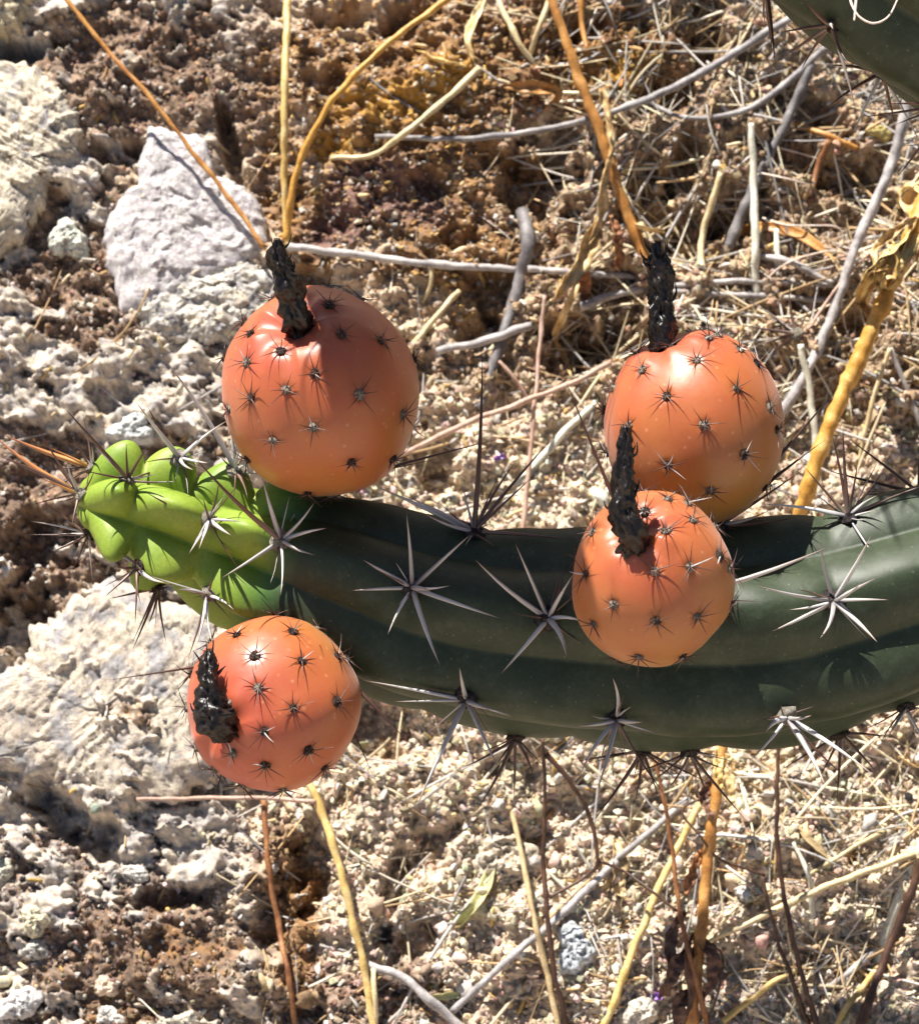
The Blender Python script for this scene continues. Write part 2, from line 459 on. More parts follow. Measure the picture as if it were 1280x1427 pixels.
def facet(a, b, scale, seed):                # broken stone: tilted flat facets with sharp joints
    x = a / scale; y = b / scale; ix = np.floor(x); iy = np.floor(y)
    best = np.full(x.shape, 9.0); out = np.zeros(x.shape)
    for dx in (-1, 0, 1):
        for dy in (-1, 0, 1):
            cx = ix + dx; cy = iy + dy
            ux = x - cx - _hash(cx, cy, seed); uy = y - cy - _hash(cx, cy, seed + 1)
            d = ux * ux + uy * uy
            v = (_hash(cx, cy, seed + 2) - 0.5) * 1.1 + (_hash(cx, cy, seed + 3) - 0.5) * 1.5 * ux + (_hash(cx, cy, seed + 4) - 0.5) * 1.5 * uy
            m = d < best
            best = np.where(m, d, best); out = np.where(m, v, out)
    return out

def rocky(px, py):
    wob = 40 * np.sin(py / 130.0) + 25 * np.sin(px / 57.0)
    left = sstep(430, 300, px + wob)
    top = sstep(760, 640, px + wob) * sstep(470, 380, py + wob * 0.6)
    return np.maximum(left, top)

SLAB = [(160, 535, 200, 62, 0, .5), (40, 450, 70, 60, 0, .4), (330, 450, 60, 60, 0, .4), (240, 1175, 110, 55, 0, .5), (340, 30, 60, 60, 0, .35), (40, 1010, 120, 120, 0, .5), (60, 1260, 60, 60, 0, .3), (70, 40, 50, 40, 0, .3),
        (210, 110, 130, 95, 10, -.6), (100, 390, 70, 100, 0, -.55), (50, 720, 110, 110, 0, -.6), (130, 468, 90, 25, 0, -.4), (190, 1330, 160, 65, 0, -.6), (370, 200, 50, 110, 0, -.5), (290, 1270, 80, 30, 0, -.4)]
def slab(px, py, a, b):                     # 1 where bare rock shows, 0 where moss and crumbs fill the hollows
    n = 0.75 * fbm(a / 75 + 11, b / 52 + 0.4 * a / 75, 171, 5, 0.58) + 0.08
    for (x, y, rx, ry, rot, w) in SLAB: n = n + w * blob(px, py, x, y, rx, ry, rot, 0.5)
    return sstep(-0.02, 0.16, n)

def bank_height(a, b, px=None, py=None):
    if px is None: px, py = ab_to_px(a, b)
    dist = np.maximum(np.abs(a) - 840, np.abs(b) - 960); core = sstep(420, 0, dist); mid = sstep(2500, 300, dist)
    sl = slab(px, py, a, b) * sstep(430, 300, px + 40 * np.sin(py / 130.0)) * core
    far = np.hypot(a, b)
    h = 34 * fbm(a / 210, b / 210, 11, 3)
    h = h + 15 * fbm(a / 52 + 3, b / 52, 21, 3) * core + 22 * fbm(a / 160, b / 160, 27, 2) * (1 - core) * mid + 5.5 * (1 - 0.8 * sl) * fbm(a / 17, b / 17, 31, 3) * core
    n = 0.45 * fbm(a / 38, b / 38, 41, 3)
    for (x, y, rx, ry, rot, d) in HOLES:
        h = h - 1.7 * d * blob(px, py, x, y, rx, ry, rot, 0.45, nz=n)
    # rugged rock and moss relief on the left and over the top
    rk = rocky(px, py)
    lf = sstep(430, 300, px + 40 * np.sin(py / 130.0))
    h = h + rk * (1 - 0.75 * lf) * 25 * (0.45 - np.abs(fbm(a / 85 + 0.35 * b / 85, b / 60, 53, 4, 0.55))) * core + 8 * rk * (0.4 - np.abs(noise2(a / 26, b / 20, 54))) * core
    wa = a + 9 * noise2(a / 22, b / 22, 201); wb = b + 9 * noise2(a / 22 + 7, b / 22, 202)
    h = h + sl * (18 + 11 * facet(wa * 0.8 + wb * 0.6, (wb * 0.8 - wa * 0.6) * 1.5, 62, 211) + 3.5 * facet(wa, wb * 1.3, 21, 221)) * core
    # extra roughness: clods
    rk = np.maximum(rk, sl); cl = np.abs(noise2(a / 24, b / 24, 51)) + 0.5 * np.abs(noise2(a / 11, b / 11, 52))
    h = h + (9 - 4 * rk - 4.5 * sl) * (cl - 0.4) * core
    h = h + 160 * fbm(a / 2500, b / 2500, 61, 2) * sstep(1500, 6000, far) + 900 * fbm(a / 60000, b / 60000, 63, 2) * sstep(20000, 90000, far)
    return h

TANS = [(0.44, 0.345, 0.25), (0.38, 0.30, 0.23)]
def zone_color(px, py, a, b):
    nz = 0.5 * fbm(a / 70, b / 70, 71, 3)
    n2 = fbm(a / 24, b / 24, 81, 3)
    cf = sstep(420, 0, np.maximum(np.abs(a) - 840, np.abs(b) - 960)); n2 = n2 * cf; nz = nz * cf
    n3 = fbm(a / 9, b / 9, 91, 2) * cf
    t = np.clip(0.5 + 0.6 * n2, 0, 1)[..., None]
    col = np.array([0.58, 0.45, 0.325]) * (1 - t) + np.array([0.42, 0.33, 0.25]) * t
    def put(blobs, c1, c2, amt=1.0, soft=0.4, nn=None):
        nonlocal col
        m = 0
        for bl in blobs: m = np.maximum(m, blob(px, py, *bl, soft=soft, nz=nz))
        tt = np.clip(0.5 + 0.9 * (n3 if nn is None else nn), 0, 1)[..., None]
        c = np.array(c1) * (1 - tt) + np.array(c2) * tt
        m = (m * amt)[..., None]
        col = col * (1 - m) + c * m
    # pinkish grey gravel on the left
    put([(150, 520, 260, 90, 0), (60, 1230, 130, 110, 0), (240, 1180, 110, 70, 0), (60, 640, 120, 60, 0)], (0.52, 0.46, 0.42), (0.30, 0.26, 0.24))
    # dark litter soil, upper right
    put([(1000, 260, 330, 210, 0), (760, 430, 170, 130, 0), (900, 60, 200, 90, 0), (1180, 500, 160, 90, 0)], (0.46, 0.34, 0.22), (0.20, 0.13, 0.085))
    # brown moss crust
    put([(210, 100, 130, 105, 10), (100, 380, 75, 110, 0), (250, 30, 120, 45, 0), (360, 110, 70, 100, 0), (60, 720, 110, 110, 0), (130, 470, 90, 30, 0),
         (200, 1330, 150, 70, 0), (390, 250, 40, 70, 0), (110, 1400, 90, 40, 0), (520, 1390, 110, 50, 0)], (0.15, 0.085, 0.055), (0.32, 0.24, 0.18))
    # orange brown lichen moss, top centre
    put([(560, 170, 180, 170, 0), (660, 70, 160, 90, 10), (620, 340, 130, 70, 0), (850, 80, 100, 90, 0), (430, 300, 60, 80, 0), (400, 1270, 45, 110, 0),
         (150, 1420, 60, 30, 0), (270, 1330, 70, 35, 0), (1110, 1330, 60, 35, 0)], (0.29, 0.16, 0.065), (0.16, 0.09, 0.048))
    put([(545, 150, 75, 30, 0), (470, 210, 40, 22, 0), (620, 110, 45, 25, 0), (860, 90, 35, 30, 0)], (0.52, 0.29, 0.05), (0.36, 0.19, 0.05), 0.85)
    put([(530, 265, 85, 45, 10), (470, 330, 50, 30, 0)], (0.125, 0.07, 0.06), (0.19, 0.11, 0.085))
    # weathered rock face on the left: cream, grey lichen and brown moss in blotches
    rk = sstep(400, 290, px + 40 * np.sin(py / 130.0)) * cf
    sl = slab(px, py, a, b); nb = fbm(a / 30 + 5, b / 26, 181, 5, 0.65); nc = fbm(a / 11, b / 9 + 3, 191, 4, 0.65)
    def face(c, m):
        nonlocal col
        m = (m * rk)[..., None]; col = col * (1 - m) + np.array(c) * m
    face((0.13, 0.088, 0.065), 0.8 * (1 - sl) * sstep(-0.5, 0.1, nb)); face((0.24, 0.135, 0.065), 0.6 * (1 - sl) * sstep(0.15, 0.5, nc))
    face((0.47, 0.395, 0.32), 0.95 * sl); face((0.32, 0.295, 0.28), 0.85 * sl * sstep(0.0, 0.35, nb)); face((0.58, 0.50, 0.39), 0.7 * sl * sstep(0.1, 0.4, -nb)); face((0.20, 0.17, 0.16), 0.7 * sl * sstep(0.28, 0.55, nc))
    # pale ground between and below
    put([(690, 660, 150, 80, 0), (760, 1200, 150, 150, 0), (1000, 1200, 260, 160, 0), (650, 1080, 140, 50, 0)], (0.64, 0.51, 0.37), (0.50, 0.40, 0.30), 0.85)
    col = col * (1 + 0.22 * n3[..., None])
    return np.clip(col, 0.02, 0.75)

def axis_samples(lo, hi, step, growth, limit):
    core = np.arange(lo, hi + 0.1, step)
    out = []; s = step; x = 0.0
    while x < limit:
        s *= (1.08 if s < 40 else 1.35); x += s; out.append(x)
    out = np.array(out)
    return np.concatenate([(lo - out)[::-1], core, hi + out])

def bank_curve(b):                          # (up, towards camera) of the bank profile; flattens beyond the slope
    bb = np.concatenate([-np.geomspace(1.5e6, 3000, 600), np.linspace(-2990, 2990, 50), np.geomspace(3000, 1.5e6, 600)])
    ang = -12 - 38 * sstep(3600, 7000, np.abs(bb))
    dv = np.cos(np.radians(ang)); dw = np.sin(np.radians(ang))
    v = np.concatenate([[0], np.cumsum(np.diff(bb) * 0.5 * (dv[1:] + dv[:-1]))])
    w = np.concatenate([[0], np.cumsum(np.diff(bb) * 0.5 * (dw[1:] + dw[:-1]))])
    v -= np.interp(0, bb, v); w -= np.interp(0, bb, w)
    return np.interp(b, bb, v), np.interp(b, bb, w)

ga = axis_samples(-840, 840, 3.2, 1.28, 1.2e6)
gb = axis_samples(-920, 980, 3.2, 1.28, 1.2e6)
A_, B_ = np.meshgrid(ga, gb, indexing='ij')
gpx, gpy = ab_to_px(np.clip(A_, -3000, 3000), np.clip(B_, -3000, 3000))
HH = bank_height(A_, B_, gpx, gpy)
cv, cw = bank_curve(B_)
gang = np.radians(-12 - 38 * sstep(3600, 7000, np.abs(B_)))
vv = np.stack([A_, cv + HH * (-np.sin(gang)), cw - 700 + HH * np.cos(gang)], -1).reshape(-1, 3)
gcol = zone_color(gpx, gpy, A_, B_).reshape(-1, 3)
f = grid_faces(len(ga), len(gb), wrap_m=False)[:, ::-1]
bank = obj_view('bank', vv, f, M_BANK, origin=BO, cols=gcol)
tag(bank, kind='structure')

def surf_h(a, b):
    return bank_height(np.atleast_1d(np.asarray(a, float)), np.atleast_1d(np.asarray(b, float)))

def ground_pt(px, py, lift=0.0):            # point on the bumpy bank under a pixel, plus lift
    h = 0.0
    for _ in range(3):
        v = BP(px, py, h)
        a, b = bank_ab(v)
        h = float(surf_h(a, b)[0]) + lift
    return BP(px, py, h)

# crumbs of soil and moss: nobody could count them
def ico():
    t = (1 + 5 ** 0.5) / 2
    v = np.array([(-1, t, 0), (1, t, 0), (-1, -t, 0), (1, -t, 0), (0, -1, t), (0, 1, t), (0, -1, -t), (0, 1, -t), (t, 0, -1), (t, 0, 1), (-t, 0, -1), (-t, 0, 1)], float)
    v /= np.linalg.norm(v[0])
    f = np.array([(0, 11, 5), (0, 5, 1), (0, 1, 7), (0, 7, 10), (0, 10, 11), (1, 5, 9), (5, 11, 4), (11, 10, 2), (10, 7, 6), (7, 1, 8), (3, 9, 4), (3, 4, 2), (3, 2, 6), (3, 6, 8), (3, 8, 9), (4, 9, 5), (2, 4, 11), (6, 2, 10), (8, 6, 7), (9, 8, 1)])
    return v, f
IV, IF = ico()
def ico2():
    v = [tuple(x) for x in IV]; cache = {}; fs = []
    def mid(i, j):
        k = (min(i, j), max(i, j))
        if k not in cache:
            m = (np.array(v[i]) + np.array(v[j])) / 2; m /= np.linalg.norm(m); cache[k] = len(v); v.append(tuple(m))
        return cache[k]
    for a, b, c in IF:
        x, y, z = mid(a, b), mid(b, c), mid(c, a)
        fs += [(a, x, z), (b, y, x), (c, z, y), (x, y, z)]
    return np.array(v), np.array(fs)
IV2, IF2 = ico2()

def rand_rot(n):
    q = RNG.normal(size=(n, 4)); q /= np.linalg.norm(q, axis=1)[:, None]
    w, x, y, z = q.T
    return np.stack([np.stack([1 - 2 * (y * y + z * z), 2 * (x * y - z * w), 2 * (x * z + y * w)], -1),
                     np.stack([2 * (x * y + z * w), 1 - 2 * (x * x + z * z), 2 * (y * z - x * w)], -1),
                     np.stack([2 * (x * z - y * w), 2 * (y * z + x * w), 1 - 2 * (x * x + y * y)], -1)], 1)

def scatter(name, label, n, rmin, rmax, power, V, F, sink, keep=None, tint=0.35, pale=0.0, box=(-90, 1370, -90, 1520)):
    px = RNG.uniform(box[0], box[1], n); py = RNG.uniform(box[2], box[3], n)
    a, b = px_to_ab(px, py)
    if keep is not None:
        k = RNG.uniform(size=n) < keep(px, py, a, b)
        px, py, a, b = px[k], py[k], a[k], b[k]
    n = len(px)
    r = (rmin + (rmax - rmin) * RNG.uniform(size=n) ** power) * (1 - 0.30 * rocky(px, py))
    h = bank_height(a, b, px, py) + r * sink
    c = BO + a[:, None] * BA + b[:, None] * BB + h[:, None] * BN
    R = rand_rot(n)
    sc = RNG.uniform(0.35, 1.5, size=(n, 1, 3))
    jit = 1 + RNG.uniform(-0.4, 0.4, size=(n, len(V), 1))
    v = (V[None] * sc * jit) * r[:, None, None]
    v = np.einsum('nij,nkj->nki', R, v) + c[:, None, :]
    col = zone_color(px, py, a, b) * (1 + tint * RNG.normal(size=(n, 1))) * (1 + 0.07 * RNG.normal(size=(n, 3)))
    tz = (rocky(px, py) * sstep(300, 400, px))[:, None]            # grains of the lichen moss over the top
    pal = np.array([(0.56, 0.38, 0.15), (0.48, 0.27, 0.10), (0.58, 0.50, 0.38), (0.24, 0.14, 0.08), (0.36, 0.22, 0.12), (0.50, 0.42, 0.34)])
    col = col * (1 - 0.8 * tz) + pal[RNG.integers(len(pal), size=n)] * 0.8 * tz
    g = RNG.uniform(size=n) < pale
    col[g] = np.array([0.46, 0.42, 0.38]) * RNG.uniform(0.75, 1.25, size=(g.sum(), 1))
    col = np.clip(col, 0.02, 0.72)
    cols = np.repeat(col, len(V), 0)
    faces = (F[None] + (np.arange(n) * len(V))[:, None, None]).reshape(-1, 3)
    o = obj_view(name, v.reshape(-1, 3), faces, M_CRUMB, origin=BO, cols=cols, smooth=len(V) > 20)
    return tag(o, label, 'gravel', kind='stuff')

def rockmask(px, py):
    m = np.zeros_like(px)
    for bl in [(50, 200, 70, 130, 0), (260, 320, 105, 120, 10), (150, 960, 150, 150, -20), (10, 40, 40, 45, 0)]:
        m = np.maximum(m, blob(px, py, *bl, soft=0.25))
    return m
scatter('soil_crumbs', 'fine crumbs of soil and dry moss covering the bank', 58000, 2.3, 7.2, 1.7, IV, IF, 0.25, lambda x, y, a, b: (1 - 0.85 * rockmask(x, y)) * (1 - 0.93 * slab(x, y, a, b) * sstep(430, 300, x + 40 * np.sin(y / 130.0))), 0.28, 0.10)
scatter('gravel', 'coarse angular gravel grains strewn over the bank', 900, 7, 14, 2.4, IV2, IF2, 0.2, lambda x, y, a, b: (1 - 0.9 * rockmask(x, y)) * (0.15 + 0.85 * ((y > 520) & (x > 330))), 0.25, 0.25)

scatter('loose_gravel', 'loose gravel on the bank beyond the rocks and litter', 30000, 5, 15, 2.0, IV, IF, 0.2, lambda x, y, a, b: ((x < -80) | (x > 1360) | (y < -80) | (y > 1510)) * sstep(900, 250, np.maximum(np.abs(x - 640) - 640, np.abs(y - 713) - 713)), 0.3, 0.2, (-560, 1840, -560, 1990))

# straw and litter fragments too many to count
def litter(name, label, n, lmin, lmax, wmin, wmax, keep, mats, lift=(2, 16)):
    vs_, fs_, cs_ = [], [], []; off = 0; cnt = 0
    pal = mats
    tt = np.linspace(-0.5, 0.5, 6); AA, BBs = [], []
    while cnt < n:
        px = RNG.uniform(-60, 1340); py = RNG.uniform(-60, 1490)
        if RNG.uniform() > keep(px, py): continue
        cnt += 1
        ang = RNG.uniform(0, math.pi * 2); ln = lmin + (lmax - lmin) * RNG.uniform() ** 1.6
        bend = RNG.normal() * 0.16
        a0, b0 = px_to_ab(px, py)
        AA.append(a0 + ln * tt * math.cos(ang) - bend * ln * (tt ** 2) * math.sin(ang))
        BBs.append(b0 + ln * tt * math.sin(ang) + bend * ln * (tt ** 2) * math.cos(ang))
    AA = np.array(AA); BBs = np.array(BBs); HS = bank_height(AA, BBs)
    for q in range(n):
        aa, bb, hs = AA[q], BBs[q], HS[q]
        hl = np.polyval(np.polyfit(tt, hs, 1), tt)
        h = hl + 0.1 * (hs - hl) + RNG.uniform(*lift)
        c = BO + aa[:, None] * BA + bb[:, None] * BB + h[:, None] * BN
        w = RNG.uniform(wmin, wmax)
        v, f = tube(c, w * np.array([0.7, 1, 1, 0.95, 0.8, 0.4]), 4, 0.25, q + 1, flat=RNG.uniform(0.3, 1))
        col = np.array(pal[RNG.integers(len(pal))]) * RNG.uniform(0.55, 1.3)
        vs_.append(v); cs_.append(np.tile(col, (len(v), 1)))
        fs_.append([x + off for x in f]); off += len(v)
    o = obj_view(name, np.vstack(vs_), [np.concatenate([x[0] for x in fs_]), np.concatenate([y for x in fs_ for y in x[1:]])], M_CRUMB, origin=BO, cols=np.clip(np.vstack(cs_), 0, 0.8))
    return tag(o, label, 'litter', kind='stuff')

def straw_keep(px, py):
    k = 0.012
    if px > 780 and py < 560: k = 0.9
    elif px > 640 and py < 330: k = 0.12
    elif px > 820 and py > 980: k = 0.55
    elif px > 480 and py > 520: k = 0.22
    elif px > 340 and py > 1000: k = 0.16
    return k
litter('straw_litter', 'broken straw and dry stalk fragments lying on the soil', 1250, 45, 300, 0.7, 3.0, straw_keep,
       [(0.58, 0.47, 0.31), (0.64, 0.58, 0.47), (0.50, 0.46, 0.42), (0.44, 0.30, 0.16), (0.36, 0.34, 0.33), (0.70, 0.60, 0.41)])
litter('leaf_chaff', 'small chaff and seed husks scattered on the soil', 1100, 10, 30, 1.4, 4.2, lambda x, y: 0.8 if x > 560 else 0.15,
       [(0.52, 0.40, 0.22), (0.58, 0.48, 0.32), (0.36, 0.22, 0.10), (0.50, 0.46, 0.40), (0.46, 0.30, 0.10)], (1, 8))

# ------------------------------------------------------------------ rocks
def rock(name, label, cat, poly, height, base_col, spots, seed, group=None, rings=60, nang=190, rough=9, flatness=4, striate=None, tilt=(0, 0), edge=0.10):
    """poly: outline in pixels (star shaped); a thick stone sunk in the bank"""
    pa, pb = px_to_ab(np.array([p[0] for p in poly]), np.array([p[1] for p in poly]))
    ca, cb = pa.mean(), pb.mean()
    ang = np.arctan2(pb - cb, pa - ca); rad = np.hypot(pa - ca, pb - cb)
    o = np.argsort(ang); ang, rad = ang[o], rad[o]
    th = np.linspace(-math.pi, math.pi, nang, endpoint=False)
    R = np.interp(th, np.concatenate([ang - 2 * math.pi, ang, ang + 2 * math.pi]), np.tile(rad, 3))
    R = R * (1 + edge * fbm(np.cos(th) * 3 + seed, np.sin(th) * 3, seed, 5, 0.7))
    t = np.linspace(0.02, 1, rings)
    T, TH = np.meshgrid(t, th, indexing='ij')
    a = ca + T * R * np.cos(TH); b = cb + T * R * np.sin(TH)
    g = float(np.median(surf_h(pa, pb)))
    prof = (1 - T ** flatness) ** 0.5
    H = g + height * prof + tilt[0] * (a - ca) + tilt[1] * (b - cb)
    nsc = max(18.0, rad.mean() * 0.45)
    H = H + 0.55 * rough * (fbm(a / nsc, b / nsc, seed + 5, 4, 0.55) - 0.6 * np.abs(noise2(a / (nsc * 0.6), b / (nsc * 0.6), seed + 9))) * np.clip((1 - T) * 6, 0, 1)
    H = H + (0.5 * rough * facet(a + 0.3 * b + 5 * noise2(a / 12, b / 12, seed), b * 1.4, nsc * 0.62, seed + 50) + 0.25 * rough * facet(a, b, nsc * 0.25, seed + 60)) * np.clip((1 - T) * 6, 0, 1)
    if striate:
        ca_, sa_ = math.cos(striate[0]), math.sin(striate[0])
        H = H + striate[1] * fbm((a * ca_ + b * sa_) / 60, (-a * sa_ + b * ca_) / 9, seed + 20, 3) * np.clip((1 - T) * 5, 0, 1)
    H = np.where(T > 0.995, g - 22, H)
    v = BO + a[..., None] * BA + b[..., None] * BB + H[..., None] * BN
    v = v.reshape(-1, 3)
    # underside point and top point
    top = BO + ca * BA + cb * BB + H[0].mean() * BN; bot = BO + ca * BA + cb * BB + (g - 40) * BN
    k = len(v); v = np.vstack([v, top, bot]); j = np.arange(nang); j2 = (j + 1) % nang
    f = [grid_faces(rings, nang), np.stack([np.full(nang, k), j, j2], -1), np.stack([np.full(nang, k + 1), (rings - 1) * nang + j2, (rings - 1) * nang + j], -1)]
    n1 = fbm(a / 30 + seed, b / 30, seed + 2, 4, 0.6); n2 = fbm(a / 8, b / 8 + seed, seed + 3, 2)
    col = np.ones(a.shape + (3,)) * np.array(base_col)
    for (c, lo, hi, sd, sca) in spots:
        n = fbm(a / sca + sd * 7.7, b / sca, seed + 30 + sd, 4, 0.62)
        m = sstep(lo, hi, n)[..., None]; col = col * (1 - m) + np.array(c) * m
    col = np.clip(col * (1 + 0.10 * n1[..., None] + 0.12 * n2[..., None]), 0.03, 0.75).reshape(-1, 3)
    col = np.vstack([col, col[:1], col[-1:]])
    ob = obj_view(name, v, f, M_ROCK, origin=BO + ca * BA + cb * BB + g * BN, cols=col)
    return tag(ob, label, cat, group)

GREYL = (0.27, 0.25, 0.25); BRN = (0.15, 0.09, 0.06)
rock('rock', 'pale cream striated rock with grey flecks beside dark moss', 'rock',
     [(-80, 110), (20, 95), (60, 105), (100, 150), (116, 180), (105, 225), (70, 260), (55, 300), (20, 350), (-30, 390), (-90, 330)], 34, (0.55, 0.48, 0.37),
     [(GREYL, 0.15, 0.6, 1, 34), ((0.62, 0.56, 0.45), 0.2, 0.6, 2, 20), (BRN, 0.45, 0.8, 3, 14)], 101, striate=(-0.5, 3.5), rough=9)
rock('rock', 'cream rock ledge overhanging a dark shaded crack', 'rock',
     [(-80, -70), (20, -60), (38, -10), (47, 30), (30, 52), (0, 62), (-60, 80)], 52, (0.52, 0.44, 0.30), [(GREYL, 0.2, 0.6, 1, 30), (BRN, 0.5, 0.8, 3, 16)], 111, rough=10)
rock('rock', 'angular lilac grey rock with white flecks behind the amber stem', 'rock',
     [(208, 178), (240, 190), (285, 196), (297, 222), (300, 250), (345, 268), (368, 300), (372, 350), (330, 385), (262, 402), (200, 440), (170, 440), (158, 395), (150, 315), (192, 262), (200, 220)],
     30, (0.50, 0.455, 0.455), [((0.62, 0.59, 0.57), 0.15, 0.5, 1, 26), ((0.32, 0.29, 0.31), 0.3, 0.7, 2, 40), ((0.66, 0.63, 0.60), 0.35, 0.5, 5, 9)], 121, flatness=7, rough=8, tilt=(0.02, 0.03), edge=0.04)
rock('rock', 'cracked grey and cream rock tucked under the lilac grey rock', 'rock',
     [(185, 440), (235, 410), (300, 385), (370, 375), (400, 395), (380, 440), (330, 470), (270, 478), (215, 470)], 22, (0.52, 0.48, 0.43),
     [(GREYL, 0.05, 0.5, 1, 30), ((0.60, 0.54, 0.42), 0.25, 0.6, 2, 22)], 131, rough=11)
rock('rock', 'large cream boulder with grey lichen under the fruit with drooping flower', 'rock',
     [(-90, 1000), (20, 930), (70, 870), (130, 812), (210, 828), (300, 868), (340, 920), (320, 1010), (300, 1080), (250, 1110), (190, 1128), (130, 1105), (70, 1085), (0, 1070), (-70, 1080)],
     36, (0.54, 0.455, 0.365), [((0.34, 0.32, 0.315), -0.1, 0.45, 1, 48), ((0.64, 0.56, 0.44), 0.1, 0.6, 2, 60), ((0.20, 0.17, 0.16), 0.42, 0.75, 3, 16)], 141, rough=9, flatness=5, striate=(0.75, 2.2))

def pebble(label, x, y, rx, ry, rot, col, seed, h=None, spots=None):
    th = np.linspace(0, 2 * math.pi, 14, endpoint=False); c, s = math.cos(math.radians(rot)), math.sin(math.radians(rot))
    pts = []
    for k, t in enumerate(th):
        q = 1 + 0.22 * math.sin(3 * t + seed) * math.sin(seed * 1.7) + 0.14 * math.sin(2 * t + seed * 2.3) + 0.08 * math.sin(5 * t + seed)
        u, w = rx * q * math.cos(t), ry * q * math.sin(t)
        pts.append((x + u * c - w * s, y + u * s + w * c))
    rock('pebble', label, 'pebble', pts, h or min(rx, ry) * 1.1, col, spots or [((0.3, 0.27, 0.25), 0.35, 0.7, 1, 14)], seed, 'pebbles on the bank', rings=22, nang=60, rough=min(rx, ry) * 0.35, flatness=2.6)

pebble('round chalk white pebble in brown moss beside the lilac grey rock', 95, 335, 27, 30, 0, (0.68, 0.68, 0.58), 3)
pebble('white stone peeping out behind the lime green cactus tip', 185, 602, 34, 20, -10, (0.60, 0.62, 0.60), 5)
pebble('rough blue grey pebble among pale gravel and straw', 800, 1325, 27, 36, 8, (0.40, 0.42, 0.44), 8, spots=[((0.60, 0.62, 0.64), 0.1, 0.5, 1, 12)])
pebble('flat cream stone beside the curled green leaf', 700, 1195, 46, 42, 10, (0.60, 0.50, 0.38), 9, 18)
pebble('elongated pale grey pebble lying in brown moss', 30, 1400, 42, 17, -28, (0.58, 0.55, 0.53), 13, 22)
pebble('small peach coloured pebble on brown moss', 150, 1375, 16, 18, 20, (0.62, 0.47, 0.35), 17)
pebble('white lumpy pebble at the foot of brown moss', 155, 1418, 20, 14, 0, (0.66, 0.63, 0.56), 19)
pebble('cream wedge shaped pebble close to the rusty thin stem', 262, 1420, 26, 12, -8, (0.64, 0.58, 0.46), 23)
pebble('yellowish round pebble with grey base in gravel', 52, 1285, 20, 22, 0, (0.60, 0.54, 0.38), 27)
pebble('grey speckled round pebble under the yellowish pebble', 52, 1325, 17, 18, 0, (0.42, 0.40, 0.36), 31)
pebble('white angular pebble under the crumbly grey clod', 190, 1217, 19, 12, 10, (0.66, 0.62, 0.55), 33)
pebble('cream block of stone next to the forked grey stick base', 890, 1412, 30, 22, 0, (0.62, 0.54, 0.44), 37)
pebble('white chip of stone right of the rusty leafy stem', 1036, 1246, 12, 12, 0, (0.72, 0.70, 0.66), 41)
pebble('pale round pebble at the edge of the dark hollow', 1, 1215, 18, 24, 0, (0.58, 0.54, 0.42), 43)
pebble('yellow stained pebble under the dark olive cactus', 1225, 178, 18, 14, 10, (0.64, 0.52, 0.20), 47)
pebble('cream pebble touching the dark olive cactus edge', 1252, 120, 16, 12, 0, (0.68, 0.62, 0.46), 53)
pebble('tan pebble between arm and pale gravel below the rib', 713, 1095, 26, 30, 15, (0.60, 0.50, 0.34), 57, 20)

# ------------------------------------------------------------------ the cactus arms
AREOLE_ME = None; SPINE_ME = []
def make_shared():
    global AREOLE_ME
    rng = np.random.default_rng(3)
    v = IV2.copy() * (1 + rng.uniform(-0.25, 0.25, size=(len(IV2), 1))); v[:, 2] = v[:, 2] * 0.6
    AREOLE_ME = {}
    for nm, m in (('g', M_FELT), ('w', M_FELTW), ('d', M_FELTD)):
        me = mesh_np('areole', v, IF2); me.materials.append(m); AREOLE_ME[nm] = me
    for nm, m in (('w', M_SPW), ('b', M_SPB), ('a', M_SPA), ('f', M_SPF)):
        lst = []
        for kk in range(3):
            n, sd = 7, 6
            z = np.linspace(0, 1, n); r = np.array([1.0, 1.05, 0.92, 0.76, 0.56, 0.33, 0.03]) if nm != 'f' else np.array([1.1, 0.95, 0.8, 0.62, 0.44, 0.24, 0.03])
            th = np.linspace(0, 2 * math.pi, sd, endpoint=False)
            bx = (0.4, 1.6, -1.2)[kk] * np.sin(z * math.pi)
            vv = np.stack([r[:, None] * np.cos(th) + bx[:, None], r[:, None] * np.sin(th), z[:, None] + 0 * th], -1).reshape(-1, 3)
            me = mesh_np('spine', vv, grid_faces(n, sd)[:, ::-1]); me.materials.append(m); lst.append(me)
        SPINE_ME.append((nm, lst))
make_shared(); SPINE_ME = dict(SPINE_ME)

def vdir(v): return Vector(v[0] * np.array(RIGHT) + v[1] * np.array(UP) + v[2] * np.array(BACK))

def add_areole(parent, pt, nrm, size, kind, name='areole'):
    o = bpy.data.objects.new(name, AREOLE_ME[kind])
    q = vdir(nrm).to_track_quat('Z', 'Y') @ Quaternion((0, 0, 1), random.uniform(0, 6.28))
    return link(o, parent, Matrix.LocRotScale(Vector(to_world(pt)), q, Vector((size * S,) * 3)))

def add_spine(parent, base, tip, width, kind):
    o = bpy.data.objects.new('spine', random.choice(SPINE_ME[kind]))
    wb = Vector(to_world(base)); d = Vector(to_world(tip)) - wb
    q = d.to_track_quat('Z', 'Y') @ Quaternion((0, 0, 1), random.uniform(0, 6.28))
    return link(o, parent, Matrix.LocRotScale(wb, q, Vector((width * S * 0.40, width * S * 0.40, d.length))))

